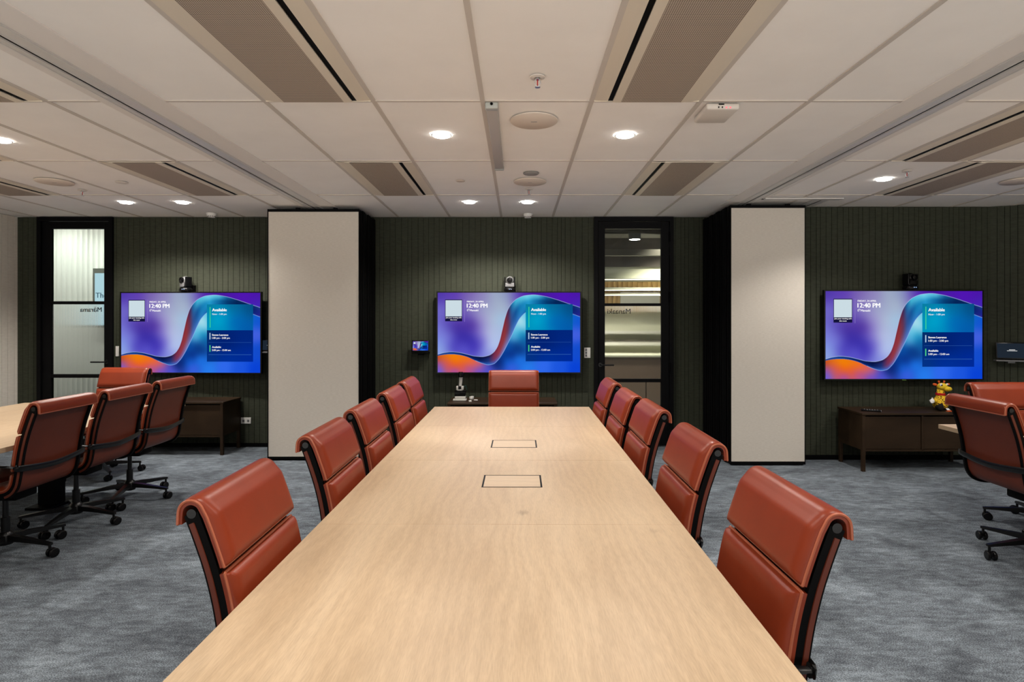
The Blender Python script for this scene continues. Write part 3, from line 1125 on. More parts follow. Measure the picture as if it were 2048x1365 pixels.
# small outlined door symbol in front of the room name
bm = bmesh.new()
for (x0, y0, x1, y1) in ((454, 492, 470, 495), (454, 510, 470, 513), (454, 492, 457, 513), (467, 492, 470, 513), (464, 486, 482, 489), (479, 486, 482, 502)):
    bx(bm, (x0 - 975) / 1770 * SW, (x1 - 975) / 1770 * SW, -0.0012, -0.0006, -(y1 - 780) / 990 * SH, -(y0 - 780) / 990 * SH)
bmesh.ops.recalc_face_normals(bm, faces=bm.faces)
SYMBOL = bpy.data.meshes.new('symbol')
bm.to_mesh(SYMBOL)
bm.free()
SYMBOL.materials.append(M['text_white'])


def make_tv(label, cx, yf, cz, rot, wall_y, green_led=False):
    t = thing('wall_display', label, 'screen', (cx, yf, cz), rot, 'wall displays with the blue ribbon picture')
    W, H = 1.668, 0.944
    bm = bmesh.new()
    bx(bm, -W / 2, W / 2, 0.004, 0.038, -H / 2, H / 2, 0.004, 2)
    fin('display_body', bm, 'black_gloss', t)
    bm = bmesh.new()
    a, b = SW / 2, SH / 2
    bx(bm, -W / 2, -a, -0.001, 0.006, -H / 2, H / 2)
    bx(bm, a, W / 2, -0.001, 0.006, -H / 2, H / 2)
    bx(bm, -a, a, -0.001, 0.006, b, H / 2)
    bx(bm, -a, a, -0.001, 0.006, -H / 2, -b)
    bz = fin('bezel', bm, 'black_gloss', t, smooth=False)
    if green_led:
        bm = bmesh.new()
        bx(bm, -0.022, 0.022, -0.003, -0.0011, -H / 2 - 0.002, -H / 2 + 0.006)
        fin('logo_plate', bm, mat('green_logo', (0.10, 0.20, 0.05), 0.5), t, smooth=False)
    s = link('screen', SCREEN, None, t, (0, 0.003, 0))
    s['label'] = 'lit screen with a blue and purple ribbon picture'
    for me, (x, z) in WMESH:
        link('lettering', me, 'text_white', s, (x, -0.0016, z), (PI / 2, 0, 0))
    link('symbol', SYMBOL, None, s)
    bm = bmesh.new()
    dep = wall_y - yf
    bx(bm, -0.3, 0.3, 0.038, dep - 0.002 if rot == 0 else 0.055, -0.22, 0.22)
    fin('wall_bracket', bm, 'black', t, smooth=False)
    return t


TVZ = 1.48 - (665.5 - 641) * 6.68 / F_PX
tv_m = make_tv('wall display with blue ribbon picture, behind the far end of the middle table', (1017.8 - 1036) * 6.68 / F_PX, 6.68, TVZ, 0, D)
tv_l = make_tv('wall display with blue ribbon picture, between the left glazed door and a partition stack', -3.775, 6.682, TVZ - 0.003, -math.radians(2.2), D)
tv_r = make_tv('wall display with blue ribbon picture, above the sideboard with the giraffe toy', (1808 - 1036) * 6.06 / F_PX, 6.06, 1.48 - (670.5 - 641) * 6.06 / F_PX, 0, DR, True)
tv_l.children[0]


# ------------------------------------------------------------------ conference cameras on the displays
def make_camera(label, loc, turn, face):
    t = thing('conference_camera', label, 'camera', loc, 0, 'conference cameras')
    bm = bmesh.new()
    bx(bm, -0.05, 0.05, -0.05, 0.10, -0.006, 0.0)
    bx(bm, 0.03, 0.07, 0.05, 0.10, -0.006, 0.07)
    fin('mount_bracket', bm, 'black', t, smooth=False)
    bm = bmesh.new()
    lathe(bm, [(0, 0), (0.066, 0), (0.070, 0.008), (0.068, 0.030), (0.058, 0.040), (0, 0.040)], 32)
    bs = fin('camera_base', bm, 'black_gloss', t)
    bm = bmesh.new()
    for k in (-1, 1):
        bx(bm, 0.006 + k * 0.010 - 0.004, 0.006 + k * 0.010 + 0.004, -0.071, -0.066, 0.014, 0.022)
    fin('indicator', bm, mat('blue_indicator', (0.1, 0.1, 0.1), 0.4, emit=(0.35, 0.6, 1.0), estr=0.8), t, smooth=False)
    R = Matrix.Rotation(turn, 4, 'Z')
    bm = bmesh.new()
    for k in (-1, 1):
        box(bm, (k * 0.056, 0.0, 0.105), (0.014, 0.075, 0.115), 0.006, 3)
    box(bm, (0, 0.0, 0.053), (0.118, 0.08, 0.024), 0.008, 3)
    bmesh.ops.transform(bm, matrix=R, verts=bm.verts)
    fin('yoke', bm, 'black_gloss', t)
    bm = bmesh.new()
    box(bm, (0, -0.044, 0.07), (0.10, 0.008, 0.045), 0.003, 2)
    bmesh.ops.transform(bm, matrix=R, verts=bm.verts)
    fin('chin_plate', bm, face, t)
    bm = bmesh.new()
    ball(bm, (0, 0, 0.122), (0.047, 0.050, 0.050), 28)
    bmesh.ops.transform(bm, matrix=R, verts=bm.verts)
    hd = fin('camera_head', bm, face, t)
    bm = bmesh.new()
    lathe(bm, [(0.031, 0.0), (0.031, 0.034), (0.026, 0.036), (0.024, 0.026), (0.012, 0.030), (0, 0.032)], 28, Matrix.Translation((0, -0.030, 0.124)) @ Matrix.Rotation(PI / 2, 4, 'X'))
    bmesh.ops.transform(bm, matrix=R, verts=bm.verts)
    fin('camera_lens', bm, 'black_gloss', hd)
    return t


tt = TVZ + 0.472
make_camera('grey-headed camera on top of the middle wall display', (-0.095, 6.70, tt + 0.006), 0, 'grey_plastic')
make_camera('camera on top of the left wall display, turned to the left', ((372 - 1036) * 6.70 / F_PX, 6.70, tt + 0.006), -0.6, 'grey_plastic')
make_camera('all-black camera on top of the right wall display', ((1819 - 1036) * 6.09 / F_PX, 6.08, 1.48 - (670.5 - 641) * 6.06 / F_PX + 0.478), 0.25, 'black_gloss')


# ------------------------------------------------------------------ tables
def hatch(parent, x, y, w, d, top):
    bm = bmesh.new()
    q = 0.008
    a, b = w / 2, d / 2
    bx(bm, -a, a, -b, -b + q, top - 0.006, top + 0.0008)
    bx(bm, -a, a, b - q, b, top - 0.006, top + 0.0008)
    bx(bm, -a, -a + q, -b + q, b - q, top - 0.006, top + 0.0008)
    bx(bm, a - q, a, -b + q, b - q, top - 0.006, top + 0.0008)
    h = fin('cable_hatch', bm, 'black', parent, (x, y, 0), smooth=False)
    h['label'] = 'black-rimmed cable hatch with oak lid'
    bm = bmesh.new()
    bx(bm, -a + q, a - q, -b + q, b - q, top - 0.006, top + 0.0005)
    fin('lid', bm, HATCH_WOOD, h, smooth=False)


HATCH_WOOD = wood_mat('light_oak_lid', ((0.40, 0.285, 0.178), (0.465, 0.342, 0.222), (0.505, 0.38, 0.253)), 0.42, 0.35, axis='x', knots=False)


def make_table(label, cx, yfar, width, secs, rot, hatches, leg_at):
    """origin at the middle of the far end, the table runs towards -y"""
    t = thing('conference_table', label, 'table', (cx, yfar, 0), rot, 'oak conference tables')
    top, th = 0.735, 0.030
    y = 0.0
    hx = [(hx_, hy_, hw, hd) for hx_, hy_, hw, hd in hatches]
    for i, s in enumerate(secs):
        bm = bmesh.new()
        bx(bm, -width / 2, width / 2, y - s + 0.0006, y - 0.0006, top - th, top, 0.0012, 1)
        o = fin('tabletop', bm, 'oak', t, smooth=False)
        y -= s
    for h in hx:
        hatch(t, h[0], h[1], h[2], h[3], top)
    for ly in leg_at:
        bm = bmesh.new()
        bx(bm, -0.10, 0.10, ly - 0.14, ly + 0.14, 0.0, 0.02, 0.003, 1)
        bx(bm, -0.07, 0.07, ly - 0.05, ly + 0.05, 0.02, top - th - 0.05)
        bx(bm, -width * 0.42, width * 0.42, ly - 0.03, ly + 0.03, top - th - 0.05, top - th)
        fin('leg', bm, 'black', t, smooth=False)
    bm = bmesh.new()
    L_ = -y
    for sx in (-0.2, 0.2):
        bx(bm, sx - 0.02, sx + 0.02, -L_ + 0.25, -0.25, top - th - 0.045, top - th - 0.002)
    fin('underframe', bm, 'black', t, smooth=False)
    return t


def yz(py):
    return F_PX * (CAM_H - 0.735) / (py - 641)


ROT_T = -0.0038
Yf = 4.995
tbl_m = make_table('long pale oak conference table in the middle of the room, with two cable hatches', -0.054, Yf, 1.33, [0.93, 0.98, 0.97, 0.97, 0.82], ROT_T,
                   [(0.036, (yz(881) + yz(896)) / 2 - Yf, 0.272, yz(881) - yz(896) + 0.0), (0.036, (yz(951) + yz(975.5)) / 2 - Yf, 0.272, yz(951) - yz(975.5))],
                   [-0.55, -2.35, -4.1])
tbl_l = make_table('pale oak conference table at the left edge, behind three brown chairs', -3.73, 5.24, 1.45, [0.93, 0.98, 0.97, 0.97], 0, [(0, -1.3, 0.27, 0.17)], [-0.6, -3.0])
tbl_r = make_table('pale oak conference table at the right edge, mostly behind a brown chair', 3.735, 4.155, 1.45, [0.93, 0.98, 0.97], 0, [(0, -1.3, 0.27, 0.17)], [-0.6, -2.2])


# ------------------------------------------------------------------ chairs
RAIL = [(-0.372, 0.955), (-0.346, 0.885), (-0.318, 0.80), (-0.296, 0.71), (-0.281, 0.62), (-0.271, 0.55), (-0.256, 0.492), (-0.222, 0.452), (-0.16, 0.434), (-0.02, 0.430), (0.12, 0.438), (0.19, 0.440), (0.232, 0.424)]
RAILS = [(p.x, p.y) for p in cr([(a, b, 0) for a, b in RAIL], 6)]


def resample(path, n):
    P = np.array(path, float)
    s = np.concatenate([[0], np.cumsum(np.hypot(*np.diff(P, axis=0).T))])
    q = np.linspace(0, s[-1], n)
    return [(np.interp(v, s, P[:, 0]), np.interp(v, s, P[:, 1])) for v in q]


def offset(path, k):
    out = []
    for i, p in enumerate(path):
        a, b = path[max(i - 1, 0)], path[min(i + 1, len(path) - 1)]
        t = Vector((b[0] - a[0], b[1] - a[1])).normalized()
        out.append((p[0] - t.y * k, p[1] + t.x * k))
    return out


def cushion(bm, path, w, t0, tmin, border=0.045, tf=None, nu=26, nv=40):
    """path = inner line (front is the +normal side when walking along it); returns the border loop for piping"""
    path = resample(path, nv)
    P = np.array(path)
    sl = np.concatenate([[0], np.cumsum(np.hypot(*np.diff(P, axis=0).T))])
    Lp = sl[-1]
    us = [0.5 * w * math.sin(PI / 2 * (2 * i / (nu - 1) - 1)) for i in range(nu)]
    nrm = []
    for i in range(nv):
        a, b = P[max(i - 1, 0)], P[min(i + 1, nv - 1)]
        t = (b - a) / np.linalg.norm(b - a)
        nrm.append((-t[1], t[0]))
    fr, bk = [], []
    for i in range(nv):
        rf, rb = [], []
        for u in us:
            e = min(w / 2 - abs(u), sl[i], Lp - sl[i])
            q = min(max(e / border, 0), 1)
            f = math.sqrt(max(0, 1 - (1 - q) ** 2))
            th = (tf(sl[i] / Lp) if tf else t0)
            k = tmin + (th - tmin) * f
            rf.append(bm.verts.new((u, P[i][0] + nrm[i][0] * k, P[i][1] + nrm[i][1] * k)))
            rb.append(bm.verts.new((u, P[i][0], P[i][1])))
        fr.append(rf)
        bk.append(rb)
    for i in range(nv - 1):
        for j in range(nu - 1):
            bm.faces.new((fr[i][j], fr[i + 1][j], fr[i + 1][j + 1], fr[i][j + 1]))
            bm.faces.new((bk[i][j], bk[i][j + 1], bk[i + 1][j + 1], bk[i + 1][j]))
        for j in (0, nu - 1):
            bm.faces.new((fr[i][j], bk[i][j], bk[i + 1][j], fr[i + 1][j]))
    for i in (0, nv - 1):
        for j in range(nu - 1):
            bm.faces.new((fr[i][j], fr[i][j + 1], bk[i][j + 1], bk[i][j]))
    loop = [fr[i][0].co.copy() for i in range(nv)] + [fr[nv - 1][j].co.copy() for j in range(1, nu)] \
        + [fr[i][nu - 1].co.copy() for i in range(nv - 2, -1, -1)] + [fr[0][j].co.copy() for j in range(nu - 2, 0, -1)]
    return loop


def arc(c, r, a0, a1, n):
    return [(c[0] + r * math.cos(a0 + (a1 - a0) * k / n), c[1] + r * math.sin(a0 + (a1 - a0) * k / n)) for k in range(n + 1)]


def build_chair():
    t = thing('office_chair', 'chair', 'chair')
    W = 0.47
    # side rails
    for s in (-1, 1):
        bm = bmesh.new()
        x = s * 0.226
        sweep(bm, RAILS, [(x - 0.008, -0.022), (x + 0.008, -0.022), (x + 0.008, 0.017), (x - 0.008, 0.017)])
        rl = fin('side_rail', bm, 'black', t, angle=30)
        bm = bmesh.new()
        xo, xi = x + s * 0.0110, x + s * 0.0075
        sweep(bm, RAILS[2:46], [(xi, -0.017), (xo, -0.016), (xo, -0.003), (xi, -0.002)])
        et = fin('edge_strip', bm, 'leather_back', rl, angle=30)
        et['label'] = 'leather strip along the rail\'s outer side'
    # leather sling between the rails
    bm = bmesh.new()
    sweep(bm, RAILS, [(-0.217, -0.006), (0.217, -0.006), (0.217, 0.004), (-0.217, 0.004)])
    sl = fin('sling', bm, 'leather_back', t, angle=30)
    sl['label'] = 'darker leather sling seen from behind'
    # top tube
    bm = bmesh.new()
    tube(bm, [(-0.236, -0.372, 0.955), (0.236, -0.372, 0.955)], 0.013, 14)
    fin('top_rail', bm, 'black_metal', t)
    # upper pad: from the seam up, over the tube and down behind
    inner = offset(RAILS, 0.024)
    up = [p for p in inner if 0.800 < p[1] < 0.945 and p[0] < -0.2][::-1]     # bottom -> top
    c = (-0.374, 0.957)
    d0 = math.atan2(up[-1][1] - c[1], up[-1][0] - c[0])
    path = up + arc(c, 0.022, 0.35, PI * 0.98, 12) + [(-0.397, 0.945), (-0.398, 0.926)]
    path = path[::-1]      # walk from behind, over the top, down the front: front normal outside

    def tf(q):
        return 0.018 + 0.020 * min(max((q - 0.22) / 0.25, 0), 1)

    bm = bmesh.new()
    loop = cushion(bm, path, W, 0.038, 0.012, 0.030, tf, nu=34, nv=60)
    u_ = fin('upper_pad', bm, 'leather', t, angle=50)
    bm = bmesh.new()
    tube(bm, loop, 0.0042, 6, closed=True)
    fin('piping', bm, 'leather_pipe', u_)
    # lower back pad
    inner = offset(RAILS, 0.018)
    lowp = [p for p in inner if 0.575 < p[1] < 0.792 and p[0] < -0.2]
    bm = bmesh.new()
    loop = cushion(bm, lowp, W, 0.040, 0.014, 0.030, None, nu=34, nv=34)
    l_ = fin('lower_pad', bm, 'leather', t, angle=50)
    bm = bmesh.new()
    tube(bm, loop, 0.0042, 6, closed=True)
    fin('piping', bm, 'leather_pipe', l_)
    # seat pads
    n0 = min(range(len(inner)), key=lambda i: abs(inner[i][1] - 0.567) + (9 if inner[i][0] > -0.2 else 0))
    seat = inner[n0:]
    half = [p for p in seat if p[0] < -0.03], [p for p in seat if p[0] > -0.022]
    for pp in half:
        bm = bmesh.new()
        loop = cushion(bm, pp, W, 0.040, 0.012, 0.045, None, nu=22, nv=24)
        s_ = fin('seat_pad', bm, 'leather', t, angle=50)
        bm = bmesh.new()
        tube(bm, loop, 0.0042, 6, closed=True)
        fin('piping', bm, 'leather_pipe', s_)
    # crossbar behind the back and under the seat
    bm = bmesh.new()
    pts = cr([(-0.262, -0.285, 0.615), (-0.235, -0.306, 0.605), (0, -0.318, 0.585), (0.235, -0.306, 0.605), (0.262, -0.285, 0.615)], 6)
    tube(bm, pts, 0.019, 10, flat=0.36, up=(0, 1, 0.15))
    fin('crossbar', bm, 'black_metal', t)
    # arms
    for s in (-1, 1):
        bm = bmesh.new()
        pts = cr([(s * 0.262, -0.285, 0.615), (s * 0.272, -0.22, 0.622), (s * 0.275, -0.05, 0.628), (s * 0.275, 0.05, 0.622), (s * 0.274, 0.095, 0.595), (s * 0.270, 0.10, 0.54), (s * 0.258, 0.07, 0.465), (s * 0.235, 0.045, 0.432)], 6)
        tube(bm, pts, 0.014, 10, flat=0.5, up=(0, 0, 1))
        fin('armrest', bm, 'black_metal', t)
    # mechanism and column
    bm = bmesh.new()
    box(bm, (0, -0.02, 0.392), (0.17, 0.23, 0.055), 0.012, 3)
    bx(bm, -0.226, 0.226, -0.075, -0.045, 0.405, 0.424)
    bx(bm, -0.226, 0.226, 0.045, 0.075, 0.408, 0.428)
    tube(bm, [(0.05, -0.02, 0.39), (0.16, -0.02, 0.385), (0.21, -0.03, 0.375)], 0.006, 8)
    fin('tilt_mechanism', bm, 'black', t)
    bm = bmesh.new()
    lathe(bm, [(0, 0.075), (0.024, 0.075), (0.024, 0.24), (0.016, 0.242), (0.016, 0.37), (0, 0.37)], 20)
    fin('gas_column', bm, 'black_metal', t)
    bm = bmesh.new()
    lathe(bm, [(0, 0.072), (0.042, 0.072), (0.046, 0.09), (0.040, 0.135), (0.028, 0.15), (0, 0.15)], 24)
    fin('base_hub', bm, 'black_metal', t)
    for k in range(5):
        a = PI / 2 + 2 * PI * k / 5 + 0.15
        R = Matrix.Rotation(a, 4, 'Z')
        bm = bmesh.new()
        st = [(0.030, 0.112, 0.023, 0.018), (0.12, 0.108, 0.019, 0.015), (0.22, 0.098, 0.016, 0.011), (0.315, 0.088, 0.013, 0.008), (0.330, 0.087, 0.011, 0.007)]
        rings = []
        for (x, z, hw, hh) in st:
            rings.append([bm.verts.new((x, yy, zz)) for yy, zz in ((-hw, z - hh), (hw, z - hh), (hw * 0.85, z + hh), (-hw * 0.85, z + hh))])
        for A, B in zip(rings[:-1], rings[1:]):
            for j in range(4):
                bm.faces.new((A[j], B[j], B[(j + 1) % 4], A[(j + 1) % 4]))
        bm.faces.new(rings[0])
        bm.faces.new(rings[-1][::-1])
        lathe(bm, [(0, 0.050), (0.008, 0.050), (0.008, 0.088), (0, 0.088)], 10, Matrix.Translation((0.318, 0, 0)))
        bmesh.ops.transform(bm, matrix=R, verts=bm.verts)
        lg = fin('base_leg', bm, 'black_metal', t, angle=30)
        bm = bmesh.new()
        for s in (-1, 1):
            lathe(bm, [(0, -0.009), (0.024, -0.009), (0.029, -0.004), (0.029, 0.004), (0.024, 0.009), (0, 0.009)], 20,
                  Matrix.Translation((0.0, s * 0.017, 0.029)) @ Matrix.Rotation(PI / 2, 4, 'X'))
        box(bm, (0.0, 0, 0.040), (0.034, 0.014, 0.030), 0.004, 2)
        bmesh.ops.transform(bm, matrix=R @ Matrix.Translation((0.318, 0, 0)) @ Matrix.Rotation(0.7 + 1.9 * k, 4, 'Z') @ Matrix.Translation((-0.016, 0, 0)), verts=bm.verts)
        fin('caster', bm, 'black_gloss', lg)
    return t


chair0 = build_chair()
SIDE_L, SIDE_R = -PI / 2, PI / 2      # facing +x / facing -x
g1, g2, g3 = 'chairs at the middle table', 'chairs at the left table', 'chairs at the right table'
B_ = 0.38
chairs = [
    (-0.895 + B_, 1.81, SIDE_L + 0.01, 'brown leather chair nearest to us on the left side of the middle table', g1),
    (-0.900 + B_, 2.667, SIDE_L, 'brown leather chair on the middle table\'s left side, second from us', g1),
    (-0.914 + B_, 3.37, SIDE_L, 'brown leather chair on the middle table\'s left side, third from us', g1),
    (-0.915 + B_, 4.11, SIDE_L, 'brown leather chair on the middle table\'s left side, second from its far end', g1),
    (-0.925 + B_, 4.78, SIDE_L, 'brown leather chair on the middle table\'s left side, at its far end', g1),
    (0.808 - B_, 1.69, SIDE_R + 0.02, 'brown leather chair nearest to us on the right side of the middle table', g1),
    (0.795 - B_, 2.52, SIDE_R, 'brown leather chair on the middle table\'s right side, second from us', g1),
    (0.796 - B_, 3.36, SIDE_R, 'brown leather chair on the middle table\'s right side, third from us', g1),
    (0.772 - B_, 3.95, SIDE_R, 'brown leather chair on the middle table\'s right side, second from its far end', g1),
    (0.770 - B_, 4.69, SIDE_R, 'brown leather chair on the middle table\'s right side, at its far end', g1),
    (-0.04, 5.60 - B_, PI, 'brown leather chair facing us at the far end of the middle table, below the screen', g1),
    (-2.85 - B_, 3.655, SIDE_R, 'brown leather chair seen from behind at the left table, nearest to us', g2),
    (-2.85 - B_, 4.24, SIDE_R, 'brown leather chair seen from behind at the left table, middle of three', g2),
    (-2.85 - B_, 4.825, SIDE_R, 'brown leather chair seen from behind at the left table, nearest to the partition stack', g2),
    (-3.99, 5.92 - B_, PI, 'brown leather chair facing us at the left table\'s far end, before the door', g2),
    (2.855 + B_, 3.60, SIDE_L, 'brown leather chair seen from behind at the right table', g3),
    (3.73, 4.49 - B_ + 0.02, PI, 'brown leather chair facing us at the far end of the right table', g3),
]
for i, (x, y, rz, lab, g) in enumerate(chairs):
    if i == 0:
        chair0.location = (x, y, 0)
        chair0.rotation_euler = (0, 0, rz)
        chair0['label'] = lab
        chair0['group'] = g
    else:
        dup(chair0, (x, y, 0), rz, lab, g)
# each star base stands turned its own way under its chair
swivel = [0.2, 0.5, 0.9, 0.1, 0.0, 0.35, 0.8, 0.15, 0.5, 1.0, 0.63, 0.34, 0.30, 0.40, 0.7, 0.51, 0.2]
roots = sorted((o for o in bpy.data.objects if o.get('category') == 'chair'), key=lambda o: o.name)
for o, a in zip(roots, swivel):
    for c in o.children:
        if c.name.split('.')[0] in ('base_leg', 'base_hub'):
            c.rotation_euler = (0, 0, a)


# ------------------------------------------------------------------ sideboards
def make_sideboard(label, x0, x1, yf, yb, top):
    cx = (x0 + x1) / 2
    w, d = x1 - x0, yb - yf
    t = thing('sideboard', label, 'sideboard', (cx, yf, 0), 0, 'dark wood sideboards')
    bm = bmesh.new()
    bx(bm, -w / 2 - 0.006, w / 2 + 0.006, -0.006, d, top - 0.022, top, 0.003, 1)
    fin('top', bm, 'dark_wood', t, smooth=False)
    bm = bmesh.new()
    lo = 0.21
    bx(bm, -w / 2 + 0.002, -w / 2 + 0.03, 0.012, d - 0.002, lo, top - 0.022)
    bx(bm, w / 2 - 0.03, w / 2 - 0.002, 0.012, d - 0.002, lo, top - 0.022)
    bx(bm, -w / 2 + 0.03, w / 2 - 0.03, 0.03, d - 0.002, lo, lo + 0.02)
    bx(bm, -w / 2 + 0.03, w / 2 - 0.03, d - 0.02, d - 0.002, lo + 0.02, top - 0.022)
    bx(bm, -0.011, 0.011, 0.004, d - 0.02, lo, top - 0.022)
    bx(bm, -w / 2 + 0.03, w / 2 - 0.03, 0.004, 0.03, lo - 0.012, lo + 0.006)
    fin('carcass', bm, 'dark_wood', t, smooth=False)
    for s in (-1, 1):
        bm = bmesh.new()
        a, b = sorted((s * 0.015, s * (w / 2 - 0.034)))
        bx(bm, a, b, 0.010, 0.028, lo + 0.010, top - 0.036, 0.0015, 1)
        fin('door', bm, 'dark_wood', t, smooth=False)
    for sx in (-1, 1):
        for yy in (0.0, d - 0.037):
            bm = bmesh.new()
            xx = sx * (w / 2 - 0.017)
            bx(bm, xx - 0.016, xx + 0.016, yy, yy + 0.032, 0, top - 0.023 if yy == 0 else lo, 0.002, 1)
            fin('leg', bm, 'dark_wood', t, smooth=False)
    return t


make_sideboard('dark wood sideboard under the middle wall display', -0.76, 0.42, 6.27, 6.74, 0.585)
make_sideboard('dark wood sideboard under the left wall display, behind brown chairs', -4.43, -3.23, 6.35, 6.76, 0.585)
make_sideboard('dark wood sideboard under the right wall display, carrying the giraffe toy', 3.36, 4.545, 5.66, 6.09, 0.574)

M['doc_white'] = mat('document_camera_white', (0.48, 0.47, 0.44), 0.4)
# ------------------------------------------------------------------ document camera on the middle sideboard
ST = 0.585
t = thing('document_camera', 'white and black document camera standing on the middle sideboard', 'camera', (-0.655, 6.48, ST))
t.scale = (0.80, 0.80, 0.76)
bm = bmesh.new()
bx(bm, -0.085, 0.10, -0.07, 0.07, 0.0, 0.022, 0.006, 2)
bx(bm, -0.06, 0.09, -0.04, 0.06, 0.022, 0.062, 0.006, 2)
fin('foot', bm, 'doc_white', t)
bm = bmesh.new()
bx(bm, -0.065, 0.088, -0.03, 0.05, 0.062, 0.135, 0.008, 2)
bx(bm, -0.062, 0.10, -0.035, 0.05, 0.135, 0.15, 0.003, 1)
fin('body', bm, 'black_gloss', t)
bm = bmesh.new()
ring = []
bx(bm, -0.04, -0.012, -0.05, 0.0, 0.155, 0.215, 0.006, 2)
bx(bm, 0.03, 0.062, -0.05, 0.0, 0.155, 0.215, 0.006, 2)
bx(bm, -0.026, 0.048, -0.05, 0.0, 0.148, 0.165, 0.006, 2)
tube(bm, [(0.012, -0.02, 0.20), (0.018, -0.015, 0.26), (0.024, -0.02, 0.345)], [0.020, 0.024, 0.027], 16)
fin('arm', bm, 'doc_white', t)
bm = bmesh.new()
bx(bm, -0.012, 0.030, -0.045, -0.002, 0.165, 0.212)
lathe(bm, [(0, 0), (0.034, 0), (0.036, 0.05), (0.030, 0.075), (0, 0.075)], 20, Matrix.Translation((0.022, -0.025, 0.345)))
fin('camera_head', bm, 'black_gloss', t)
bm = bmesh.new()
tube(bm, cr([(0.06, -0.02, 0.19), (0.09, -0.03, 0.22), (0.10, -0.02, 0.18), (0.105, 0.0, 0.15)], 6), 0.005, 8)
fin('cable', bm, mat('dark_teal_cable', (0.01, 0.06, 0.055), 0.4), t)

for lab, x, y, sz, rz in (('small white plug lying right of the document camera', -0.525, 6.36, (0.03, 0.022, 0.016), 0.5),
                          ('tiny white adapter behind the plug on the middle sideboard', -0.47, 6.47, (0.045, 0.014, 0.010), -0.2),
                          ('small white box close beside the document camera foot', -0.525, 6.56, (0.03, 0.05, 0.035), -0.5)):
    bm = bmesh.new()
    box(bm, (0, 0, sz[2] / 2), sz, 0.004, 2)
    box(bm, (0, sz[1] * 0.5, sz[2] / 2), (sz[0] * 0.4, sz[1] * 0.5, sz[2] * 0.5), 0.002, 1)
    tag(fin('plug_adapter', bm, 'white_plastic', None, (x, y, ST), (0, 0, rz)), lab, 'adapter', 'white bits beside the document camera')

# remote on the right sideboard
t = thing('remote_control', 'slim dark remote control lying on the right sideboard', 'remote', (3.505, 5.76, 0.5748), math.radians(60))
bm = bmesh.new()
box(bm, (0, 0, 0.009), (0.046, 0.17, 0.018), 0.006, 3)
fin('body', bm, 'black_gloss', t)
bm = bmesh.new()
box(bm, (0, -0.082, 0.010), (0.040, 0.012, 0.014), 0.003, 2)
fin('end_cap', bm, 'silver', t)
bm = bmesh.new()
for i in range(6):
    for j in (-1, 0, 1):
        lathe(bm, [(0, 0), (0.005, 0), (0.004, 0.003), (0, 0.003)], 10, Matrix.Translation((j * 0.013, -0.055 + i * 0.022, 0.0175)))
k_ = fin('button', bm, 'grey_plastic', t)
k_['kind'] = 'stuff'

# ------------------------------------------------------------------ giraffe soft toy
GX, GY, GZ = (1881 - 1036) * 5.86 / F_PX, 5.86, 0.574
t = thing('giraffe_toy', 'yellow spotted giraffe soft toy sitting on the right sideboard', 'toy', (GX, GY, GZ))
u = 5.86 / F_PX       # one photo pixel at this distance


def g(px, py, y=0.0):
    """toy-space point from a profile drawing 70 x 80 units"""
    return Vector(((px - 31) * u, y, (73 - py) * u))


bm = bmesh.new()
lathe(bm, [(0, 0.022), (0.055, 0.022), (0.070, 0.045), (0.066, 0.085), (0.048, 0.125), (0.036, 0.150), (0.034, 0.205), (0.026, 0.222), (0, 0.224)], 28)
for v_ in bm.verts:
    v_.co.x += 0.002 - 0.004 * 0
# upper arms
tube(bm, cr([(-0.045, -0.005, 0.105), (-0.075, -0.025, 0.095), (-0.092, -0.03, 0.092)], 5), [0.022] * 5 + [0.02] * 5 + [0.016], 14)
tube(bm, cr([(0.045, -0.005, 0.105), (0.078, -0.02, 0.09), (0.10, -0.03, 0.075)], 5), [0.022] * 5 + [0.02] * 5 + [0.016], 14)
body = fin('body', bm, 'spots', t, angle=70)
bm = bmesh.new()
ball(bm, (0.010, -0.012, 0.236), (0.050, 0.046, 0.038), 24)
ball(bm, (0.038, -0.048, 0.216), (0.036, 0.038, 0.026), 24)
hd = fin('head', bm, 'yellow_felt', t, angle=80)
for s, lab in ((-1, None), (1, None)):
    bm = bmesh.new()
    ball(bm, (0.008 + s * 0.030, -0.040, 0.257), (0.013, 0.010, 0.016), 16)
    e = fin('eye', bm, 'white_felt', hd)
    bm = bmesh.new()
    ball(bm, (0.008 + s * 0.030 + 0.001, -0.0492, 0.254), (0.006, 0.003, 0.008), 12)
    fin('pupil', bm, 'black_gloss', hd)
    bm = bmesh.new()
    ball(bm, (0.012 + s * 0.064, 0.004, 0.256), (0.024, 0.008, 0.013), 16, Matrix.Rotation(s * -0.25, 4, 'Y'))
    fin('ear', bm, 'orange_felt', hd)
    bm = bmesh.new()
    tube(bm, [(0.010 + s * 0.022, 0.0, 0.262), (0.010 + s * 0.026, 0.0, 0.284)], 0.006, 10)
    ball(bm, (0.010 + s * 0.027, 0.0, 0.287), (0.011, 0.009, 0.009), 12)
    fin('horn', bm, 'orange_felt', hd)
    bm = bmesh.new()
    ball(bm, (0.040 + s * 0.010, -0.084, 0.222), (0.003, 0.002, 0.003), 8)
    fin('nostril', bm, 'black_gloss', hd)
bm = bmesh.new()
tube(bm, cr([(0.012, -0.076, 0.206), (0.030, -0.085, 0.201), (0.050, -0.083, 0.204), (0.062, -0.074, 0.212)], 5), 0.0014, 6)
fin('mouth', bm, 'black_gloss', hd)
bm = bmesh.new()
lathe(bm, [(0.034, 0.150), (0.042, 0.150), (0.043, 0.166), (0.041, 0.172), (0.034, 0.172)], 28)
fin('collar', bm, 'red', t)
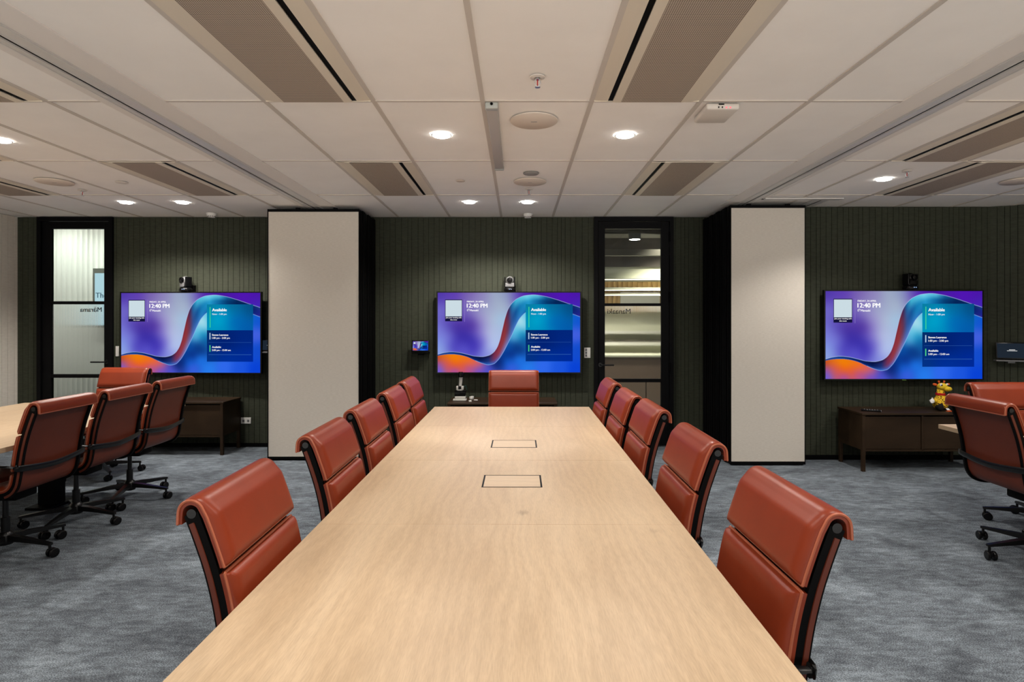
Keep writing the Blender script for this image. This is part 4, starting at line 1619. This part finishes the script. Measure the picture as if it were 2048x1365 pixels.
for s in (-1, 1):
    bm = bmesh.new()
    c0 = Vector((-0.108, -0.034, 0.092)) if s < 0 else Vector((0.114, -0.036, 0.065))
    ball(bm, c0, (0.022, 0.018, 0.024), 16)
    for k in range(3):
        ball(bm, c0 + Vector((s * 0.012, -0.012 + 0.010 * k, -0.012 + 0.009 * k)), (0.012, 0.008, 0.008), 10)
    tube(bm, [c0 + Vector((0, 0, 0.012)), c0 + Vector((s * -0.002, 0, 0.036))], [0.009, 0.007], 10)
    fin('hand', bm, 'white_felt', t, angle=80)
    bm = bmesh.new()
    tube(bm, cr([(s * 0.035, -0.01, 0.035), (s * 0.05, -0.045, 0.034), (s * 0.055, -0.07, 0.034)], 5), [0.026] * 5 + [0.024] * 5 + [0.022], 14)
    ball(bm, (s * 0.058, -0.082, 0.0385), (0.030, 0.022, 0.037), 18)
    fin('foot', bm, mat('black_plush', (0.012, 0.011, 0.011), 0.9, spec=0.15), t, angle=80)
bm = bmesh.new()
box(bm, (0.022, -0.075, 0.018), (0.034, 0.003, 0.026), 0, 1, Matrix.Rotation(-0.9, 4, 'X'))
fin('tag', bm, 'white_felt', t, smooth=False)
bm = bmesh.new()
bx(bm, -0.02, 0.11, -0.128, -0.095, 0.0005, 0.007, 0.003, 1)
bx(bm, 0.03, 0.075, -0.095, -0.06, 0.0005, 0.006, 0.002, 1)
fin('ribbon', bm, 'orange_felt', t)


# ------------------------------------------------------------------ touch panels, switches, sockets
def touch_panel(label, loc, rot, lit, wd=0.20):
    t = thing('touch_panel', label, 'touch panel', loc, rot, 'touch panels on the walls')
    h = wd * 0.66
    bm = bmesh.new()
    box(bm, (0, -0.075, 0.0), (wd, 0.016, h), 0.006, 2, Matrix.Rotation(-0.12, 4, 'X'))
    fin('tablet_body', bm, 'black_gloss', t)
    if lit:
        s = link('screen', SCREEN, None, t, (0, -0.0845, 0.002), (-0.12, 0, 0))
        s.scale = (wd * 0.88 / SW, 1, h * 0.80 / SH)
    else:
        bm = bmesh.new()
        box(bm, (0, -0.0838, 0.002), (wd * 0.92, 0.001, h * 0.84), 0, 1, Matrix.Rotation(-0.12, 4, 'X'))
        s = fin('screen', bm, mat('dark_blue_screen', (0.0, 0.0, 0.0), 0.5, spec=0.06, emit=(0.010, 0.017, 0.028), estr=1.0), t, smooth=False)
        bm = bmesh.new()
        for (xx, zz, ww) in ((0, 0.012, 0.05), (0, 0.0, 0.085), (0, -0.010, 0.062)):
            box(bm, (xx, -0.0846, zz), (ww, 0.0006, 0.0035), 0, 1, Matrix.Rotation(-0.12, 4, 'X'))
        fin('message', bm, 'text_white', s, smooth=False)
    bm = bmesh.new()
    bx(bm, -wd / 2, wd / 2, -0.10, -0.003, -h / 2 - 0.022, -h / 2 - 0.006, 0.003, 1)
    bx(bm, -0.03, 0.03, -0.07, -0.003, -h / 2 - 0.04, -h / 2 - 0.02)
    bx(bm, -0.03, 0.03, -0.072, -0.003, -0.03, 0.03)
    fin('shelf', bm, 'grey_plastic' if not lit else 'black', t, smooth=False)
    return t


touch_panel('small lit touch panel on a wall shelf left of the middle display', ((841 - 1036) * 6.70 / F_PX, D - 0.001, 1.48 - (692.5 - 641) * 6.70 / F_PX), 0, True)
touch_panel('dark touch panel with a white message, at the right edge beside the right display', (5.16, DR - 0.065, 1.48 - (702 - 641) * 6.05 / F_PX), math.radians(-23.6), False, 0.27)
touch_panel('touch panel half hidden behind the left partition stack', (-2.865, D - 0.001, 1.48 - (691 - 641) * 6.70 / F_PX), 0.15, False, 0.20)

t = thing('wall_switch', 'white switch plate beside the middle glazed door', 'switch', ((1174.5 - 1036) * D / F_PX, D, 1.48 - (706 - 641) * D / F_PX))
bm = bmesh.new()
bx(bm, -0.036, 0.036, -0.010, -0.001, -0.060, 0.060, 0.002, 1)
fin('plate', bm, 'white_plastic', t)
for r_ in range(3):
    for c_ in (-1, 1):
        bm = bmesh.new()
        bx(bm, c_ * 0.014 - 0.010, c_ * 0.014 + 0.010, -0.013, -0.009, -0.046 + r_ * 0.033, -0.020 + r_ * 0.033, 0.001, 1)
        fin('button', bm, 'grey_plastic' if (c_ < 0) else 'white_plastic', t)
t = thing('wall_switch', 'white switch plate beside the left glazed door', 'switch', ((235.5 - 1036) * D / F_PX, D, 1.48 - (703 - 641) * D / F_PX))
bm = bmesh.new()
bx(bm, -0.018, 0.018, -0.012, -0.001, -0.060, 0.060, 0.002, 1)
fin('plate', bm, 'white_plastic', t)
bm = bmesh.new()
bx(bm, -0.010, 0.010, -0.015, -0.011, -0.03, 0.03, 0.001, 1)
fin('button', bm, 'white_plastic', t)
t = thing('power_socket', 'white power socket low on the wall right of the left sideboard', 'socket', ((492.5 - 1036) * D / F_PX, D, 1.48 - (841.5 - 641) * D / F_PX))
bm = bmesh.new()
bx(bm, -0.058, 0.058, -0.010, -0.001, -0.036, 0.036, 0.002, 1)
fin('plate', bm, 'white_plastic', t)
for s in (-1, 1):
    bm = bmesh.new()
    bx(bm, s * 0.028 - 0.012, s * 0.028 + 0.012, -0.0115, -0.0095, -0.018, 0.010, 0.0005, 1)
    for a_ in (-0.4, 0.4):
        box(bm, (s * 0.028 + a_ * 0.014, -0.0118, 0.0), (0.002, 0.001, 0.008), 0, 1, Matrix.Rotation(a_, 4, 'Y'))
    fin('outlet', bm, 'grey_plastic', t)


# ------------------------------------------------------------------ ceiling fittings
def make_diffuser(label, x0, y1, length, slot_side):
    """air panel in one ceiling bay: cream flanges, perforated plate, black slot on slot_side (+1 = right)"""
    W = 0.60 - 2 * TB
    t = thing('air_diffuser', label, 'air diffuser', (x0 + 0.30, y1 - length / 2, CEIL), 0, 'perforated ceiling air diffusers')
    t.scale = (1, 1, 0.45)
    h = length / 2 - TB
    s = slot_side
    bm = bmesh.new()

    def strip(a, b, za, zb):
        """flange strip from a to b (fractions from the wide-flange side), sloping za->zb"""
        xa, xb = (-W / 2 + a * W) * s, (-W / 2 + b * W) * s
        p = [(xa, za), (xb, zb), (xb, zb + 0.006), (xa, za + 0.006)]
        va = [bm.verts.new((x, -h, z)) for x, z in p]
        vb = [bm.verts.new((x, h, z)) for x, z in p]
        for k in range(4):
            bm.faces.new((va[k], va[(k + 1) % 4], vb[(k + 1) % 4], vb[k]))
        bm.faces.new(va[::-1])
        bm.faces.new(vb)

    strip(0.0, 0.055, -0.001, -0.010)
    strip(0.055, 0.175, -0.010, -0.020)
    strip(0.745, 0.825, -0.022, -0.018)
    strip(0.870, 0.925, -0.006, -0.006)
    strip(0.925, 1.0, -0.006, -0.001)
    fin('flange', bm, 'flange', t, smooth=False)
    bm = bmesh.new()
    a, b = sorted(((-W / 2 + 0.175 * W) * s, (-W / 2 + 0.745 * W) * s))
    bx(bm, a, b, -h + 0.004, h - 0.004, -0.0215, -0.0175)
    pl = fin('perforated_plate', bm, 'grille', t, smooth=False)
    pl['label'] = 'brown-grey perforated plate'
    bm = bmesh.new()
    a, b = sorted(((-W / 2 + 0.825 * W) * s, (-W / 2 + 0.870 * W) * s))
    bx(bm, a, b, -h, h, -0.003, 0.004)
    fin('slot', bm, 'black', t, smooth=False)
    for yy in (-h, h - 0.004):
        bm = bmesh.new()
        bx(bm, -W / 2, W / 2, yy, yy + 0.004, -0.012, 0.0)
        fin('end_plate', bm, 'flange', t, smooth=False)
    return t


gx_ = lambda k: -0.195 + 0.6 * k
R1, R2, R3 = D - 1.195, D - 2 * 1.195, D - 3 * 1.195
make_diffuser('large perforated air diffuser at the top of the picture, left of the middle', gx_(-2), R3, 2.39, 1)
make_diffuser('large perforated air diffuser at the top of the picture, right of the middle', gx_(1), R3, 2.39, -1)
make_diffuser('perforated air diffuser above the left half of the middle table, by the back wall', gx_(-2), R1, 1.195, 1)
make_diffuser('perforated air diffuser beyond the white wireless access point, by the back wall', gx_(2), R1, 1.195, -1)
make_diffuser('perforated air diffuser just left of the left partition track, by the back wall', gx_(-5), R1, 1.195, 1)
make_diffuser('perforated air diffuser at the picture\'s left edge, nearest to us', gx_(-5), R3, 1.195, 1)
make_diffuser('perforated air diffuser at the left edge, just showing its slot and white rim', gx_(-7), R2, 1.195, 1)
make_diffuser('perforated air diffuser at the left edge, nearest to the cream wall', gx_(-8), R1, 1.195, 1)
make_diffuser('perforated air diffuser at the right edge, the nearer of two', gx_(5), R2, 1.195, -1)
make_diffuser('perforated air diffuser at the right edge, the farther of two', gx_(6), R1, 1.195, -1)

WARM = (1.0, 0.935, 0.86)


def make_downlight(label, x, y, power=1.0, cone=2.45, soft=0.6):
    t = thing('downlight', label, 'lamp', (x, y, CEIL), 0, 'round ceiling downlights')
    bm = bmesh.new()
    lathe(bm, [(0.0575, 0.0), (0.067, 0.0), (0.066, -0.002), (0.060, -0.003), (0.0575, -0.0015)], 36)
    fin('trim_ring', bm, 'white_plastic', t)
    bm = bmesh.new()
    lathe(bm, [(0, -0.0085), (0.034, -0.0080), (0.052, -0.0060), (0.0585, -0.0010), (0, -0.0010)], 36)
    fin('lens', bm, 'lens', t)
    bulb('bulb', t, (0, 0, -0.012), LIGHT_W * power, WARM, cone, soft, 0.045)
    return t


def ceil_at(px, py):
    d = F_PX * (CEIL - CAM_H) / (641 - py)
    return (px - 1036) * d / F_PX, d


for lab, px, py in (('lit downlight over the middle table, left of the grey strip fitting', 883, 271),
                    ('lit downlight over the middle table, left of the wireless access point', 1250, 271),
                    ('lit downlight by the middle display, the left of two', 939, 405),
                    ('lit downlight by the middle display, the right of two', 1055, 405),
                    ('lit downlight by the left display, the left of two', 252, 405.5),
                    ('lit downlight by the left display, the right of two', 365, 405.5),
                    ('lit downlight cut off by the picture\'s left edge', 0, 281),
                    ('lit downlight on the right, beside a sprinkler', 1768, 359)):
    if py > 400:
        make_downlight(lab, *ceil_at(px, py), 1.4, 2.36, 0.5)
    elif px > 1700:
        make_downlight(lab, *ceil_at(px, py), 1.2, 2.25, 0.55)
    else:
        make_downlight(lab, *ceil_at(px, py), 1.15)
# further lamps of the same rows, above and behind the picture's top edge
for lab, x, y in (('downlight of the left row over the near end of the middle table', -0.498, 1.45),
                  ('downlight of the right row over the near end of the middle table', 1.25, 1.45),
                  ('downlight of the left row behind the near table end', -0.498, -0.8),
                  ('downlight of the right row behind the near table end', 0.70, -0.8),
                  ('downlight over the near part of the left table', -3.47, 1.50),
                  ('downlight beside the left table near the cream wall', -4.70, 3.88),
                  ('downlight over the near part of the right table', 3.13, 2.0),
                  ('downlight over the right table near the right wall', 4.35, 3.75),
                  ('downlight over the far side of the right table', 4.35, 1.6)):
    make_downlight(lab, x, y, 1.6 if y == 3.75 else 1.0)


def disc(name, label, cat, x, y, r, th, m, group=None, dome=False, mark=False):
    bm = bmesh.new()
    if dome:
        prof = [(0, 0), (r, 0), (r, -th * 0.35), (r * 0.85, -th * 0.7), (r * 0.6, -th), (0, -th)]
    else:
        prof = [(0, 0), (r, 0), (r, -th * 0.6), (r - th * 0.5, -th), (0, -th)]
    lathe(bm, prof, 48)
    o = fin(name, bm, m, None, (x, y, CEIL))
    tag(o, label, cat, group)
    if mark:
        bm = bmesh.new()
        bx(bm, -0.018, 0.018, -0.004, 0.004, -th - 0.0006, -th + 0.0002)
        fin('badge', bm, 'grey_plastic', o, smooth=False)
    return o


M['speaker'] = mat('cream_speaker_cloth', (0.68, 0.60, 0.52), 0.8, spec=0.2)
for lab, px, py in (('large round ceiling speaker right of the grey strip fitting', 1068, 241), ('round ceiling speaker between two small discs near the middle display', 1060, 363.5),
                    ('round ceiling speaker in the left part of the room', 109, 363.7), ('round ceiling speaker at the picture\'s right edge', 2040, 362)):
    x, y = ceil_at(px, py)
    disc('ceiling_speaker', lab, 'speaker', x, y, 0.143, 0.009, 'speaker', 'round ceiling speakers', mark=True)
x, y = ceil_at(1062, 347)
disc('ceiling_disc', 'small grey ceiling disc just in front of the far speaker', 'sensor', x, y, 0.064, 0.006, mat('grey_disc', (0.30, 0.29, 0.27), 0.6))
x, y = ceil_at(921, 362)
disc('ceiling_disc', 'tiny flat cream disc above the middle table\'s far end', 'sensor', x, y, 0.040, 0.004, 'speaker')
x, y = ceil_at(243.5, 365)
disc('ceiling_disc', 'small flat ceiling rose in front of the left downlight pair', 'sensor', x, y, 0.048, 0.005, 'offwhite')


def smoke(label, px, py):
    x, y = ceil_at(px, py)
    t = thing('smoke_detector', label, 'smoke detector', (x, y, CEIL), 0, 'smoke detectors')
    bm = bmesh.new()
    lathe(bm, [(0, 0), (0.056, 0), (0.055, -0.014), (0, -0.014)], 32)
    fin('base', bm, 'white_plastic', t)
    bm = bmesh.new()
    lathe(bm, [(0, -0.014), (0.050, -0.014), (0.046, -0.028), (0.044, -0.032), (0.038, -0.046), (0, -0.048)], 32)
    fin('head', bm, 'white_plastic', t)
    bm = bmesh.new()
    for k in range(14):
        a = 2 * PI * k / 14
        box(bm, (0.0425 * math.cos(a), 0.0425 * math.sin(a), -0.037), (0.004, 0.011, 0.007), 0, 1, Matrix.Rotation(a, 4, 'Z'))
    fin('vent', bm, 'black', t, smooth=False)


smoke('white smoke detector above the middle wall display', 1055.5, 428)
smoke('white smoke detector above the left wall display', 423, 427)


def sprinkler(label, px, py):
    x, y = ceil_at(px, py)
    t = thing('sprinkler', label, 'sprinkler', (x, y, CEIL), 0, 'ceiling sprinklers')
    bm = bmesh.new()
    lathe(bm, [(0.014, 0), (0.038, 0), (0.036, -0.004), (0.018, -0.008), (0.014, -0.003)], 28)
    fin('escutcheon', bm, 'offwhite', t)
    bm = bmesh.new()
    lathe(bm, [(0, 0), (0.010, 0), (0.010, -0.014), (0, -0.014)], 14)
    for s in (-1, 1):
        tube(bm, cr([(s * 0.008, 0, -0.012), (s * 0.014, 0, -0.026), (s * 0.006, 0, -0.044), (0, 0, -0.050)], 5), 0.0022, 6)
    fin('frame', bm, 'silver', t)
    bm = bmesh.new()
    tube(bm, [(0, 0, -0.014), (0, 0, -0.044)], 0.0025, 8)
    fin('bulb_glass', bm, 'red', t)
    bm = bmesh.new()
    lathe(bm, [(0, -0.050), (0.014, -0.050), (0.013, -0.0525), (0, -0.0525)], 14)
    fin('deflector', bm, 'silver', t)


sprinkler('sprinkler head nearest to us, above the middle table', 1075, 154)
sprinkler('sprinkler head behind the far ceiling speaker', 1058, 378.5)
sprinkler('sprinkler head in the left part of the room', 165, 381)
sprinkler('sprinkler head beside the right-hand downlight', 1814, 342)

# grey strip fitting beside the grid bar
t = thing('strip_fitting', 'narrow grey plastic strip fitting along a ceiling grid bar, over the table', 'light fitting', (-0.146, 3.86, CEIL))
bm = bmesh.new()
bx(bm, -0.034, 0.034, -0.62, 0.66, -0.028, 0.0, 0.008, 3)
fin('body', bm, mat('grey_diffuser', (0.44, 0.41, 0.38), 0.5), t)
M['pale_grey'] = mat('pale_grey_plastic', (0.42, 0.44, 0.41), 0.4)
bm = bmesh.new()
bx(bm, -0.036, 0.036, -0.665, -0.62, -0.036, 0.0, 0.008, 3)
fin('end_cap', bm, 'pale_grey', t)
bm = bmesh.new()
bx(bm, -0.036, 0.036, 0.66, 0.70, -0.030, 0.0, 0.006, 2)
fin('end_cap', bm, 'pale_grey', t)
bm = bmesh.new()
lathe(bm, [(0, 0), (0.008, 0), (0.008, 0.003), (0, 0.003)], 14, Matrix.Translation((0, -0.6655, -0.012)) @ Matrix.Rotation(PI / 2, 4, 'X'))
fin('plug_hole', bm, 'black', t)

# wireless access point
t = thing('access_point', 'white square wireless access point with red lights, on the ceiling right of the table', 'access point', (1.135, 3.325, CEIL))
bm = bmesh.new()
box(bm, (0, 0, -0.019), (0.185, 0.235, 0.036), 0.012, 3)
fin('body', bm, 'offwhite', t)
bm = bmesh.new()
for k, nm in enumerate((-0.02, 0.0)):
    box(bm, (nm - 0.005, -0.1185, -0.026), (0.006, 0.003, 0.008), 0)
box(bm, (-0.01, -0.1185, -0.010), (0.03, 0.003, 0.006), 0)
fin('port', bm, 'black', t, smooth=False)
for k in (0.018, 0.040):
    bm = bmesh.new()
    ball(bm, (k, -0.1165, -0.027), 0.0055, 10)
    fin('indicator', bm, 'led_red', t)
